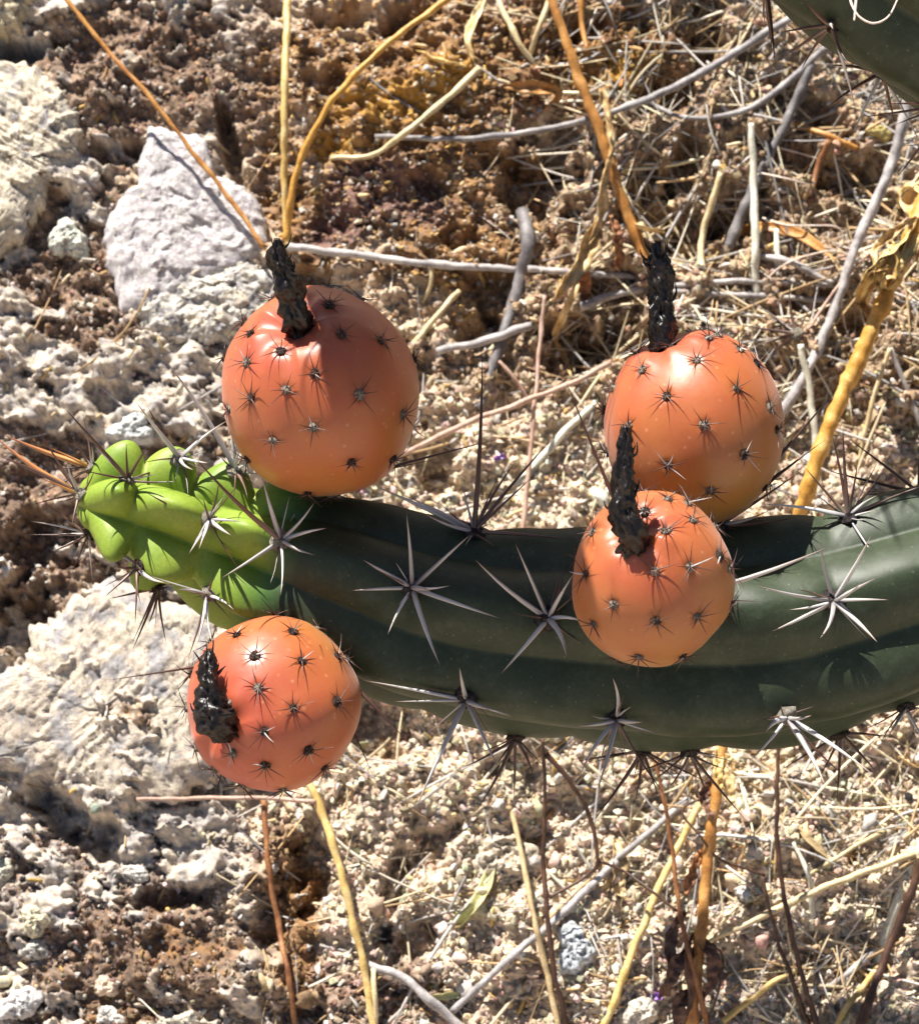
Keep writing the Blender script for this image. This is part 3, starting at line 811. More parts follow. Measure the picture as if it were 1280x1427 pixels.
def build_arm(cps, rows_x, theta0, young_x=None, young_range=150, nS=420, nT=192, A0=0.175, C0=0.10, spacing=190, tipround=120, sharp=0.75):
    """cps: (px, py, near, radius) from the growing tip backwards; rows_x: per rib, the pixel x of its areoles"""
    cp = np.array([np.concatenate([P(x, y, w), [r * (DP - w) / DP]]) for x, y, w, r in cps])
    c4 = catmull(cp, nS * 3)
    arc = np.concatenate([[0], np.cumsum(np.linalg.norm(np.diff(c4[:, :3], axis=0), axis=1))])
    # finer steps near the tip
    s = arc[-1] * np.concatenate([np.linspace(0, 1, nS)]) ** 1.35
    c = np.stack([np.interp(s, arc, c4[:, k]) for k in range(3)], -1); R = np.interp(s, arc, c4[:, 3])
    T, N1, N2 = frames(c)
    if N2[nS // 3][2] < 0: N2 = -N2; flip = True
    else: flip = False
    R = R * np.sqrt(np.clip(1 - (1 - np.clip(s / tipround, 0, 1)) ** 2.2, 0.0008, 1))
    cpx, _ = to_px(c)
    yng = sstep(young_x + young_range, young_x - young_range * 0.6, cpx) if young_x is not None else 0 * s
    th = np.linspace(0, 2 * math.pi, nT, endpoint=False)
    nr = 6
    k = np.round((th - theta0) / (2 * math.pi / nr)).astype(int)
    d = np.abs((th - theta0) - k * 2 * math.pi / nr) / (math.pi / nr); k = k % nr
    cren = np.zeros((nr, nS)); rows_s = []
    for r in range(nr):
        xs = rows_x.get(r)
        if xs: ss = np.sort(np.interp(np.array(xs), cpx[:int(nS * 0.9)], s[:int(nS * 0.9)]))
        else: ss = np.arange(60 + 95 * (r % 2) * spacing / 190, s[-1], spacing)
        last = ss[-1]
        ss = np.concatenate([[ss[0] - 60], ss, np.arange(last + spacing, s[-1] + spacing, spacing)])
        rows_s.append(ss)
        ph = np.interp(s, ss, np.arange(len(ss)))
        cren[r] = np.abs(np.sin(math.pi * (ph % 1.0))) ** sharp
    ysh = np.clip(yng * 1.0, 0, 1); A = A0 + (0.40 - A0) * ysh; C = C0 + (0.43 - C0) * ysh
    dr = np.sqrt(d * d + 0.012) - math.sqrt(0.012) * (1 - d)
    fprof = dr ** 1.15
    q = np.clip(1 - d, 0, 1)
    rr = R[:, None] * (1 - A[:, None] * fprof[None, :] + C[:, None] * (cren[k].T - 0.75) * (q[None, :] ** 0.8))
    tt = s[:, None] / 60; rr = rr * (1 + 0.012 * noise2(tt + np.cos(th)[None, :] * 2, np.sin(th)[None, :] * 2 + 0 * tt, 5))
    v = c[:, None, :] + rr[..., None] * (np.cos(th)[None, :, None] * N1[:, None, :] + np.sin(th)[None, :, None] * N2[:, None, :])
    grid = v.copy(); v = v.reshape(-1, 3)
    kk = len(v); v = np.vstack([v, c[:1] - T[:1] * 1.0, c[-1:]]); j = np.arange(nT); j2 = (j + 1) % nT
    fs = [grid_faces(nS, nT), np.stack([np.full(nT, kk), j, j2], -1), np.stack([np.full(nT, kk + 1), (nS - 1) * nT + j2, (nS - 1) * nT + j], -1)]
    if flip: fs = [x[:, ::-1] for x in fs]
    age = np.concatenate([np.repeat(yng, nT), [yng[0], 0]])
    # normals
    gs = np.gradient(grid, axis=0); gt = np.roll(grid, -1, 1) - np.roll(grid, 1, 1)
    nn = np.cross(gt, gs); nn /= np.linalg.norm(nn, axis=-1)[..., None] + 1e-9
    out = grid - c[:, None, :]
    nn = np.where((nn * out).sum(-1, keepdims=True) < 0, -nn, nn)
    return dict(v=v, f=fs, age=age, grid=grid, nrm=nn, s=s, c=c, th=th, rows_s=rows_s, theta0=theta0, R=R)

def arm_near(arm, px, py, back=False):
    g = arm['grid']; x, y = to_px(g)
    face = arm['nrm'][..., 2]
    d = np.hypot(x - px, y - py) + (1e5 * (face < -0.12) if not back else 1e5 * (face > 0.15))
    i = np.unravel_index(np.argmin(d), d.shape)
    return g[i], arm['nrm'][i]

ROWS = {0: [118, 182, 250, 330, 425, 660, 960, 1180], 1: [116, 178, 290, 390, 570, 765, 930, 1160, 1350], 2: [122, 195, 290, 440, 650, 860, 1095, 1290]}
main = build_arm([(106, 700, 34, 84), (150, 704, 25, 93), (205, 718, 15, 97), (290, 748, 5, 103), (400, 785, 0, 115), (500, 822, 0, 129), (600, 858, 0, 141), (760, 884, 0, 150),
                  (960, 890, 0, 163), (1100, 878, 0, 163), (1280, 828, 0, 150), (1450, 775, -10, 150), (1640, 760, -40, 150), (1840, 840, -120, 150), (1960, 1050, -260, 155),
                  (2000, 1350, -420, 160), (2010, 1650, -560, 165), (2010, 1900, -640, 165)], ROWS, math.radians(17), young_x=365, young_range=70, tipround=78, sharp=0.62)
root = empty('columnar_cactus', P(640, 870, 0))
tag(root, 'curved ribbed dark green cactus arm with lime tip carrying orange fruits', 'cactus')
obj_view('stem', main['v'], main['f'], M_SKIN, root, age=main['age'])

# areole pixel, felt kind, size, [(tip x, tip y, nearness gained, width, spine kind)]
w_, b_, a_ = 'w', 'b', 'a'
AREOLES = [
 (570, 820, 'g', 13, 0, [(566, 715, 60, 8, w_), (505, 780, 40, 8, w_), (490, 823, 30, 7, w_), (540, 885, 30, 6, w_), (613, 928, 70, 9, w_), (697, 862, 70, 8, w_), (600, 824, 130, 9, w_), (655, 745, 60, 8, w_), (628, 816, 40, 5, w_)]),
 (765, 862, 'g', 15, 0, [(662, 780, 50, 9, w_), (718, 758, 60, 8, w_), (697, 940, 50, 8, w_), (790, 918, 90, 11, w_), (816, 868, 70, 7, w_), (800, 798, 60, 8, w_), (786, 785, 20, 7, b_)]),
 (1160, 840, 'g', 14, 0, [(1143, 745, 40, 7, w_), (1214, 745, 70, 8, w_), (1050, 815, 60, 7, w_), (1075, 880, 60, 8, w_), (1142, 890, 90, 8, w_), (1222, 895, 90, 10, w_), (1238, 836, 60, 7, w_), (1222, 805, 50, 7, w_), (1200, 812, 90, 7, w_), (1098, 850, 30, 5, w_)]),
 (390, 755, 'w', 13, 0, [(365, 665, 50, 9, w_), (455, 736, 50, 7, w_), (440, 774, 30, 6, w_), (391, 830, 50, 5, w_), (308, 806, 60, 7, w_), (272, 638, 150, 9, b_), (438, 700, 40, 6, w_), (420, 770, 60, 6, w_)]),
 (290, 725, 'w', 11, 0, [(263, 772, 60, 8, w_), (277, 766, 70, 7, w_), (322, 746, 60, 8, w_), (336, 727, 40, 6, w_), (305, 670, 50, 5, b_), (200, 684, 40, 6, b_), (283, 695, 40, 5, b_)]),
 (178, 670, 'w', 10, 0, [(88, 566, 90, 8, b_), (206, 622, 50, 6, b_), (118, 656, 40, 5, b_), (176, 618, 60, 5, b_), (218, 660, 40, 4, w_), (150, 640, 70, 6, b_)]),
 (248, 640, 'w', 11, 0, [(188, 558, 80, 9, w_), (205, 565, 40, 6, b_), (318, 585, 30, 7, w_), (270, 655, 60, 7, w_), (290, 645, 30, 6, w_), (262, 690, 40, 5, b_)]),
 (328, 655, 'w', 12, 0, [(225, 495, 60, 9, w_), (322, 600, 30, 8, w_), (345, 695, 50, 6, b_), (335, 625, 40, 6, w_), (350, 642, 40, 6, w_), (318, 560, 10, 5, w_)]),
 (195, 790, 'd', 10, 0, [(160, 790, 30, 6, b_), (146, 832, 30, 6, b_), (188, 872, 30, 5, b_), (230, 812, 60, 7, w_), (170, 770, 20, 4, b_), (196, 842, 30, 5, b_)]),
 (290, 828, 'w', 11, 0, [(244, 822, 40, 6, w_), (275, 898, 40, 7, w_), (296, 896, 60, 6, w_), (262, 918, 30, 5, b_), (326, 850, 40, 6, w_), (298, 800, 20, 5, b_)]),
 (225, 828, 'd', 10, 1, [(150, 835, 10, 6, b_), (185, 905, 0, 6, b_), (232, 898, 10, 5, b_), (206, 872, 20, 5, b_)]),
 (650, 972, 'g', 14, 0, [(640, 930, 80, 8, w_), (505, 948, 20, 6, w_), (690, 990, 90, 9, w_), (714, 999, 40, 5, w_), (578, 1130, 80, 9, w_), (694, 1070, 90, 8, w_), (548, 978, 20, 5, w_), (620, 1035, 20, 6, b_)]),
 (858, 1000, 'g', 14, 0, [(853, 944, 80, 8, w_), (803, 1012, 50, 7, w_), (896, 1006, 70, 8, w_), (915, 1022, 30, 5, w_), (808, 1080, 60, 8, w_), (832, 1102, 90, 8, w_), (928, 1110, 40, 6, b_), (880, 985, 30, 5, w_)]),
 (1094, 1000, 'w', 13, 0, [(1068, 1003, 50, 7, w_), (1131, 997, 60, 8, w_), (1150, 1096, 130, 11, w_), (1214, 1078, 110, 9, w_), (1066, 1021, 80, 9, w_), (1042, 1062, 20, 6, w_), (1180, 1085, 30, 6, b_)]),
 (660, 742, 'g', 13, 0, [(672, 492, 30, 9, b_), (524, 678, 20, 10, w_), (562, 690, 40, 7, w_), (642, 668, 20, 5, w_), (720, 640, -10, 6, b_), (765, 615, -40, 7, b_), (742, 664, 20, 6, b_), (800, 752, 20, 7, b_), (590, 715, 60, 6, w_)]),
 (1180, 722, 'g', 12, 0, [(1174, 596, 10, 8, b_), (1058, 702, 30, 8, w_), (1160, 608, 10, 7, b_), (1232, 655, 10, 6, b_), (1120, 650, 0, 6, b_), (1222, 690, 30, 6, w_), (1300, 672, 0, 6, b_), (1222, 782, 50, 5, w_), (1195, 640, 20, 5, b_)]),
 (1278, 690, 'g', 12, 1, [(1180, 610, 10, 6, b_), (1200, 690, 10, 6, b_), (1150, 655, 20, 7, b_), (1290, 580, 0, 6, b_), (1262, 740, 60, 7, w_)]),
 (112, 690, 'w', 10, 0, [(0, 636, 30, 9, b_), (55, 600, 10, 5, b_), (-10, 606, -20, 11, a_), (70, 640, 20, 4, b_), (40, 705, 10, 4, b_), (100, 735, 30, 5, b_), (92, 640, 20, 5, w_), (50, 664, 40, 4, a_)]),
 (122, 650, 'w', 9, 1, [(0, 604, -10, 10, a_), (60, 620, 20, 5, a_), (95, 600, 20, 4, b_), (72, 655, 10, 4, b_)]),
 (122, 745, 'd', 9, 1, [(60, 700, 10, 5, b_), (40, 745, 0, 4, b_), (100, 800, 10, 4, b_), (70, 770, 10, 4, b_)]),
 (720, 1028, 'd', 12, 1, [(664, 1130, 20, 7, b_), (716, 1115, 0, 6, b_), (640, 1072, 0, 6, b_), (745, 1090, 10, 6, b_), (690, 1068, 20, 5, b_)]),
 (893, 1045, 'd', 12, 1, [(828, 1142, 30, 7, b_), (868, 1092, 0, 6, b_), (884, 1120, 10, 6, b_), (916, 1108, 20, 6, b_), (985, 1090, 0, 6, b_), (800, 1062, 0, 6, b_), (940, 1085, 0, 5, b_)]),
 (962, 1046, 'd', 12, 1, [(1038, 1142, 20, 6, b_), (986, 1110, 0, 6, b_), (930, 1100, 0, 5, b_), (880, 1078, 10, 5, b_), (1010, 1072, 0, 5, b_)]),
 (1172, 1022, 'd', 12, 1, [(1166, 1112, 10, 7, b_), (1222, 1078, 10, 6, b_), (1085, 1075, 0, 6, b_), (1140, 1085, 20, 5, b_), (1232, 1028, 0, 6, b_)]),
 (1262, 985, 'g', 12, 0, [(1235, 1030, 60, 7, w_), (1242, 1022, 90, 6, w_), (1290, 1040, 20, 6, w_), (1240, 950, 40, 5, w_)]),
 (440, 900, 'g', 12, 0, [(152, 948, 60, 8, b_), (566, 1032, 40, 9, b_), (360, 830, 30, 5, b_), (520, 1082, 20, 6, b_)]),
 (915, 842, 'g', 14, 0, [(1155, 762, 140, 12, w_), (788, 530, 60, 9, b_), (806, 870, 60, 7, w_), (1055, 838, 60, 8, w_), (800, 785, 40, 8, b_)]),
 (1000, 735, 'g', 13, 0, [(1168, 540, 10, 9, b_), (1150, 612, 10, 8, b_), (1118, 655, 20, 6, b_), (1070, 712, 40, 7, w_), (1112, 720, 40, 6, b_)]),
 (440, 680, 'g', 12, 0, [(350, 590, -10, 6, b_), (700, 610, -60, 6, b_), (560, 640, -40, 6, b_), (400, 735, 40, 6, w_), (610, 640, -30, 5, b_)]),
]
for (x, y, kind, size, back, sp) in AREOLES:
    pt, nr_ = arm_near(main, x, y, bool(back))
    ao = add_areole(root, pt, nr_, size * 1.2, kind)
    for (tx, ty, dw, wd, sk) in sp:
        d0 = pt + nr_ * size * 0.25
        tip = P(tx, ty, pt[2] + dw)
        add_spine(ao, d0, tip, wd, sk)
    t1 = np.cross(nr_, [0.3, 0.5, 0.8]); t1 /= np.linalg.norm(t1); t2 = np.cross(nr_, t1)
    for q in range(5):                         # fine needles among the stout ones
        a = q / 5 * 6.283 + random.uniform(-.5, .5); e = random.uniform(0.05, 0.9)
        d = nr_ * e + t1 * math.cos(a) + t2 * math.sin(a); d /= np.linalg.norm(d)
        add_spine(ao, pt, pt + d * random.uniform(30, 95), random.uniform(2.6, 4.2), random.choice('wbb'))

def auto_arm(name, label, arm, size=13, nsp=7, length=(70, 130), group=None, rows=range(6), maxs=None, onto=None):
    r = onto
    if r is None: r = empty(name, arm['c'][len(arm['c']) // 2]); tag(r, label, 'cactus', group)
    obj_view('stem', arm['v'], arm['f'], M_SKIN, r, age=arm['age'])
    for k in rows:
        th = (arm['theta0'] + k * math.pi / 3) % (2 * math.pi); j = int(round(th / (2 * math.pi) * len(arm['th']))) % len(arm['th'])
        for ss in arm['rows_s'][k]:
            if ss < 10 or ss > (maxs or arm['s'][-1] * 0.98): continue
            i = int(np.argmin(np.abs(arm['s'] - ss))); pt = arm['grid'][i, j]; n = arm['nrm'][i, j]
            ao = add_areole(r, pt, n, size, 'd')
            t1 = np.cross(n, [0.3, 0.5, 0.8]); t1 /= np.linalg.norm(t1); t2 = np.cross(n, t1)
            for q in range(nsp):
                a = q / nsp * 2 * math.pi + random.uniform(-.3, .3); e = random.uniform(0.25, 0.9)
                d = n * e + (t1 * math.cos(a) + t2 * math.sin(a)) * (1.2 - 0.5 * e); d /= np.linalg.norm(d)
                add_spine(ao, pt, pt + d * random.uniform(*length), random.uniform(5, 8), random.choice('wbb'))
    return r

upper = build_arm([(860, -330, 190, 120), (930, -290, 185, 150), (1080, -195, 180, 165), (1220, -85, 175, 170), (1360, 10, 170, 172), (1520, 130, 160, 170), (1720, 330, 100, 165), (1890, 620, -60, 165), (1985, 980, -260, 160), (2030, 1350, -440, 160), (2040, 1800, -620, 160)],
                  {}, math.radians(40), None, nS=260, nT=144, spacing=185)
auto_arm('columnar_cactus', 'dark olive cactus arm in shade above the grey twigs and straw', upper, maxs=1150)

over = build_arm([(262, -350, 860, 95), (264, -350, 820, 130), (275, -350, 720, 152), (300, -350, 560, 158), (330, -352, 420, 160), (350, -356, 310, 158), (410, -370, 225, 152), (540, -400, 200, 150), (760, -430, 200, 150), (1150, -430, 200, 150), (1560, -300, 180, 155), (1850, 60, 60, 160), (1980, 520, -120, 160), (2035, 950, -300, 160), (2045, 1500, -540, 160)],
                 {}, math.radians(10), None, nS=300, nT=96, spacing=185)
auto_arm(None, None, over, nsp=5, maxs=900, onto=bpy.data.objects['columnar_cactus.001'])  # unseen arm added above the frame to shade the largest fruit and stem

# ------------------------------------------------------------------ fruits
def fruit(label, cx, cy, w, rx, ry, axis, areoles, stub, stub_r, seed, lit, ripe=0.0):
    k = (DP - w) / DP
    c = P(cx, cy, w); ax = np.array(axis, float); ax /= np.linalg.norm(ax)
    rad = np.array([rx * k, ry * k, 0.5 * (rx + ry) * k])
    t1 = np.cross(ax, [0.2, 0.3, 0.9]); t1 /= np.linalg.norm(t1); t2 = np.cross(ax, t1)
    nP, nT = 170, 200
    ph = np.linspace(0.0, math.pi, nP); th = np.linspace(0, 2 * math.pi, nT, endpoint=False)
    PH, TH = np.meshgrid(ph, th, indexing='ij')
    def shape(PH, TH):
        lob = 0.016 * np.cos(5 * TH + seed) * np.sin(PH) ** 2 + 0.022 * np.cos(2 * TH + seed) * np.sin(PH) + 0.014 * np.sin(3 * TH + seed * 2) * np.sin(PH)
        dim = -0.17 * np.exp(-(PH / 0.24) ** 2) + 0.018 * np.exp(-((PH - 0.42) / 0.16) ** 2) * (1 + 0.8 * np.sin(7 * TH + seed))
        crease = -0.020 * np.exp(-((PH - 0.35) / 0.2) ** 2) * np.abs(np.sin(4 * TH + seed))
        bumpn = 0.010 * noise2(np.cos(TH) * np.sin(PH) * 3 + seed, np.sin(TH) * np.sin(PH) * 3 + PH, seed)
        return 1 + lob + dim + crease + bumpn
    r = shape(PH, TH)
    dirs = np.cos(PH)[..., None] * ax + np.sin(PH)[..., None] * (np.cos(TH)[..., None] * t1 + np.sin(TH)[..., None] * t2)
    g = c + dirs * r[..., None] * rad
    fr = empty('cactus_fruit', c - ax * rad[1] * 0.98)
    tag(fr, label, 'fruit', 'ripe orange fruits on the cactus arm')
    age = np.clip(1 - PH / math.pi + ripe, 0, 1).ravel()
    # areoles: the ones seen, then others spread over the hidden side
    gx, gy = to_px(g); gs = np.gradient(g, axis=0); gt = np.roll(g, -1, 1) - np.roll(g, 1, 1)
    nn = np.cross(gt, gs); nn /= np.linalg.norm(nn, axis=-1)[..., None] + 1e-9
    nn = np.where((nn * dirs).sum(-1, keepdims=True) < 0, -nn, nn)
    pts = []
    for (x, y) in areoles:
        d = np.hypot(gx - x, gy - y) + 1e5 * (nn[..., 2] < -0.05)
        i = np.unravel_index(np.argmin(d), d.shape); pts.append((g[i], nn[i]))
    rs = np.random.RandomState(seed)
    for q in range(220):
        if len(pts) >= 37: break
        i = (rs.randint(12, nP - 14), rs.randint(nT))
        if nn[i][2] > -0.04: continue
        if min(np.linalg.norm(g[i] - p[0]) for p in pts) < 0.36 * rx: continue
        pts.append((g[i], nn[i]))
    for (pt, n) in pts:                        # each areole sits in a small dimple of the skin
        dd = np.linalg.norm(g - pt, axis=-1)[..., None]
        g = g + n * (-3.0 * np.exp(-(dd / 8.0) ** 2) + 1.5 * np.exp(-(dd / 17.0) ** 2))
    obj_view('fruit_skin', g.reshape(-1, 3), grid_faces(nP, nT)[:, ::-1], M_FRUIT, fr, age=age)
    for (pt, n) in pts:
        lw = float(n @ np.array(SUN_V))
        ao = add_areole(fr, pt, n, rs.uniform(5.4, 7.4), 'w' if rs.uniform() < lit else 'd')  # sun and shade put into the felt colour: cream as lit, dark as shaded
        a1 = np.cross(n, [0.1, 0.4, 0.9]); a1 /= np.linalg.norm(a1); a2 = np.cross(n, a1)
        m = rs.randint(7, 10); a0 = rs.uniform(0, 6.28)
        for q in range(m):
            a = a0 + q / m * 2 * math.pi + rs.uniform(-.25, .25); e = rs.uniform(0.18, 0.55) if q else 1.2
            d = n * e + (a1 * math.cos(a) + a2 * math.sin(a)); d /= np.linalg.norm(d)
            add_spine(ao, pt + n * 2, pt + d * rs.uniform(17, 37), rs.uniform(1.8, 2.8), 'w' if rs.uniform() < 0.07 else 'f')
    # dried black flower
    cs = catmull(np.array([P(x, y, ww) for x, y, ww in stub]), 64)
    n, sd = 64, 40
    t, n1, n2 = frames(cs)
    z = np.linspace(0, 1, n)[:, None]; a = np.linspace(0, 2 * math.pi, sd, endpoint=False)[None, :]
    prof = np.interp(z, [q[0] for q in stub_r], [q[1] for q in stub_r]) * k * 0.84
    rough = 1 + 0.42 * fbm(z * 6 + np.cos(a) * 0.9 + seed, np.sin(a) * 1.1 + z * 2, seed + 1, 3) - 0.42 * np.abs(noise2(a * 2.2 + 4 * z, z * 3.5, seed + 4)) + 0.20 * noise2(a * 3.2 + 2.5 * np.sin(z * 5 + seed), z * 2.4 + 0 * a, seed + 8) + 0.10 * noise2(a * 5.1, z * 5 + 0 * a, seed + 12)
    vv = cs[:, None, :] + (prof * rough)[..., None] * (np.cos(a)[..., None] * n1[:, None, :] + np.sin(a)[..., None] * n2[:, None, :])
    vv = np.vstack([vv.reshape(-1, 3), cs[:1], cs[-1:]]); j = np.arange(sd); j2 = (j + 1) % sd; kk = n * sd
    ff = [grid_faces(n, sd)[:, ::-1], np.stack([np.full(sd, kk), j2, j], -1), np.stack([np.full(sd, kk + 1), (n - 1) * sd + j, (n - 1) * sd + j2], -1)]
    fl = obj_view('dried_flower', vv, ff, M_CHAR, fr)
    fl['label'] = 'shrivelled black dried flower'
    for q in range(14):                        # loose shreds of withered tepal
        i = rs.randint(6, 60); an = rs.uniform(0, 6.28)
        out = math.cos(an) * n1[i] + math.sin(an) * n2[i]
        b0 = cs[i] + out * float(prof[i, 0]) * 0.7
        p1 = b0 + out * rs.uniform(5, 11) + t[i] * rs.uniform(6, 16); p2 = p1 + out * rs.uniform(-2, 6) + t[i] * rs.uniform(4, 16)
        tv, tf = tube(catmull(np.array([b0, p1, p2]), 8), np.linspace(3.4, 0.6, 8) * rs.uniform(0.6, 1.1), 5, 0.3, q, flat=0.5)
        obj_view('tepal', tv, tf, M_CHAR, fl)
    return fr

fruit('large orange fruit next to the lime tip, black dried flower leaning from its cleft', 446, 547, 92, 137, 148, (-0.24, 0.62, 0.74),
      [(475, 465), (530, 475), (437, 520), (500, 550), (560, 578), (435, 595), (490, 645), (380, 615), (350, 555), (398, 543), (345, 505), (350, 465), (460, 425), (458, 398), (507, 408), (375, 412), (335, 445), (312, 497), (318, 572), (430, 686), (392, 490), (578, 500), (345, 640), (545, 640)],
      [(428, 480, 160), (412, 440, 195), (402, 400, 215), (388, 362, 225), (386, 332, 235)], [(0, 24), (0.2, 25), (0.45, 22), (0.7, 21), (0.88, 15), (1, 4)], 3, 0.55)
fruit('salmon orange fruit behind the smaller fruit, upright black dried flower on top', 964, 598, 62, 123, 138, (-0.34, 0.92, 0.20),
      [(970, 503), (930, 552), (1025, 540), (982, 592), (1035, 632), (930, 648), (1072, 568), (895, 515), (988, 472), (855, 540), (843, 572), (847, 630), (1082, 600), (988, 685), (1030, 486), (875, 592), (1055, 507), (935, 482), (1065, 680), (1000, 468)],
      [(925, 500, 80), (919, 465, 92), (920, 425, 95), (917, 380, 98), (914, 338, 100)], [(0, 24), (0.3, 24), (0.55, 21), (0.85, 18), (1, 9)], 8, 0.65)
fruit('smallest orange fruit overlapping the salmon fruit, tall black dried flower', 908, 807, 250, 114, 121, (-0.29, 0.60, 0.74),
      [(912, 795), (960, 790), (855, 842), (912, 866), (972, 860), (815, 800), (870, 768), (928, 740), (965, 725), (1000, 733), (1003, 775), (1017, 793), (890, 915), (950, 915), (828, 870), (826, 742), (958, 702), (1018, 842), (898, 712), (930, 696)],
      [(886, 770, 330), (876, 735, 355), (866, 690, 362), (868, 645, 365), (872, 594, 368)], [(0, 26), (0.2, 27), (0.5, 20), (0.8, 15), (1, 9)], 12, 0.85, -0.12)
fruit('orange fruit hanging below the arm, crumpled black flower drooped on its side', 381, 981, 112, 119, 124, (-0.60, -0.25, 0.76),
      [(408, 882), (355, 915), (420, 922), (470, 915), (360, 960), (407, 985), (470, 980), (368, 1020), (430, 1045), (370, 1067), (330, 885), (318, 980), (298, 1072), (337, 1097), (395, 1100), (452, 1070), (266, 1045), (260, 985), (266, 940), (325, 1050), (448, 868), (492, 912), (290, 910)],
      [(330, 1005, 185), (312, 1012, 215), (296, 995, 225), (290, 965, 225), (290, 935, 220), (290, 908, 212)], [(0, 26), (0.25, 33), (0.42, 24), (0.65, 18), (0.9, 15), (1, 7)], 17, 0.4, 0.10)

# ------------------------------------------------------------------ dry stems, twigs and leaves
def twig(name, label, cat, pts, w0, w1, mat, group=None, rough=0.22, sides=9, seed=None, nodes=True, flat=1.0, parts=None):
    """pts: (px, py, lift over the bank)"""
    seed = seed or (len(bpy.data.objects) % 97 + 1)
    pa, pb = px_to_ab(np.array([p[0] for p in pts]), np.array([p[1] for p in pts])); hs = surf_h(pa, pb)
    run = np.concatenate([[0], np.cumsum(np.hypot(np.diff(pa), np.diff(pb)))]); line = np.polyval(np.polyfit(run, hs, 1), run)
    v = np.array([BP(x, y, hh + (l + 7 if l > 3 else l)) for (x, y, l), hh in zip(pts, np.maximum(hs, line))])
    ln = np.linalg.norm(np.diff(v, axis=0), axis=1).sum()
    n = int(np.clip(ln / 7, 12, 140))
    c = catmull(v, n)
    t = np.linspace(0, 1, n)
    wig = min(w0, 12) * 0.22
    c = c + wig * np.stack([noise2(t * ln / 45, t * 0 + seed, seed), noise2(t * ln / 45, t * 0 + seed + 9, seed + 1), noise2(t * ln / 45, t * 0 + seed, seed + 2)], -1)
    scale = (DP - v[:, 2].mean()) / DP
    r = (w0 + (w1 - w0) * t) * 0.44 * scale
    r = r * (1 + 0.16 * noise2(t * ln / 28, t * 0 + 2.5, seed + 5))
    if nodes: r = r * (1 + 0.22 * np.clip(noise2(t * ln / 70, t * 0 + 7.5, seed + 6) * 3 - 1.6, 0, 1))
    vv, ff = tube(c, r, sides, rough, seed, flat)
    if parts is None:
        o = obj_view(name, vv, ff, mat, origin=v[0])
        return tag(o, label, cat, group), v
    r_ = empty(name, v[0]); tag(r_, label, cat, group)
    obj_view('stalk', vv, ff, mat, r_)
    return r_, v

def ribbon(pts, w, seed=1, crinkle=0.5, thick=1.2, n=40, m=7, curl=0.8):
    """crumpled leaf or husk along view-space points"""
    c = catmull(np.asarray(pts, float), n)
    t, n1, n2 = frames(c, (0.3, 0.2, 0.9))
    z = np.linspace(0, 1, n); wd = np.interp(z, [0, 0.15, 0.5, 0.85, 1], [0.35, 0.9, 1, 0.7, 0.08]) * w * (1 + 0.35 * noise2(z * 5, z * 0 + 3.3, seed))
    u = np.linspace(-1, 1, m)
    tw = curl * (1.2 * noise2(z * 2.2, z * 0 + 0.5, seed + 1))
    A = np.cos(tw)[:, None] * n2 + np.sin(tw)[:, None] * n1; Bn = -np.sin(tw)[:, None] * n2 + np.cos(tw)[:, None] * n1
    lift = curl * 0.45 * (u ** 2)[None, :] * wd[:, None] + crinkle * w * 0.35 * noise2(z[:, None] * 9, u[None, :] * 1.5 + seed, seed + 3)
    edge = 1 + 0.18 * noise2(z[:, None] * 14, np.sign(u)[None, :] * 3.0 + 0.4, seed + 6)
    g = c[:, None, :] + (u[None, :] * wd[:, None] * 0.5 * edge)[..., None] * A[:, None, :] + lift[..., None] * Bn[:, None, :]
    g2 = g - Bn[:, None, :] * thick
    ring = np.concatenate([g, g2[:, ::-1]], 1)
    k = 2 * m
    v = ring.reshape(-1, 3); f = [grid_faces(n, k)]
    f.append(np.array([np.arange(k)[::-1]])); f.append(np.array([(n - 1) * k + np.arange(k)]))
    return v, f

def leaf(name, label, cat, pts, w, mat, seed=1, group=None, parent=None, **kw):
    v, f = ribbon([ground_pt(x, y, l) for x, y, l in pts], w, seed, **kw)
    if parent is not None: return obj_view(name, v, f, mat, parent)
    return tag(obj_view(name, v, f, mat), label, cat, group)

G1 = 'weathered grey twigs on the bank'; G2 = 'dry straw stalks on the bank'; G3 = 'thin dark stems below the cactus arm'
twig('dried_plant', 'slender amber stem crossing the lilac grey rock diagonally', 'stem', [(368, 345, 30), (330, 290, 45), (262, 203, 60), (200, 125, 70), (150, 70, 75), (78, -20, 70)], 8, 7, M_AMBER)
twig('dried_plant', 'straight pale yellow straw rising behind the largest fruit flower', 'stem', [(402, 345, 0), (396, 250, 40), (397, 120, 70), (401, -30, 80)], 12, 12, M_YSTRAW, nodes=False)
twig('dried_plant', 'arching orange stem beside the straight yellow straw', 'stem', [(398, 335, 10), (412, 245, 60), (450, 160, 90), (520, 78, 110), (640, -15, 120)], 11, 10, M_GOLD)
bs, _ = twig('dried_plant', 'tall brown stem with pale curled husks behind the salmon fruit', 'stem', [(905, 370, 0), (870, 288, 40), (836, 185, 70), (800, 90, 90), (762, -20, 100)], 19, 14, M_AMBER, parts=1)
for i, (pts, w) in enumerate([([(836, 120, 95), (845, 160, 90), (850, 210, 80), (848, 235, 70)], 16), ([(848, 220, 70), (838, 260, 66), (835, 300, 60), (820, 340, 50)], 17),
                              ([(880, 310, 55), (895, 318, 60), (925, 325, 55)], 16), ([(850, 300, 50), (858, 335, 45), (860, 375, 40)], 22)]):
    leaf('husk', None, None, pts, w, M_HUSK if i < 3 else M_RUST, 20 + i, parent=bs, crinkle=0.9)
hk = empty('dry_leaf', ground_pt(790, 380, 20)); tag(hk, 'shrivelled golden leaf hanging in strips left of the brown stem', 'leaf')
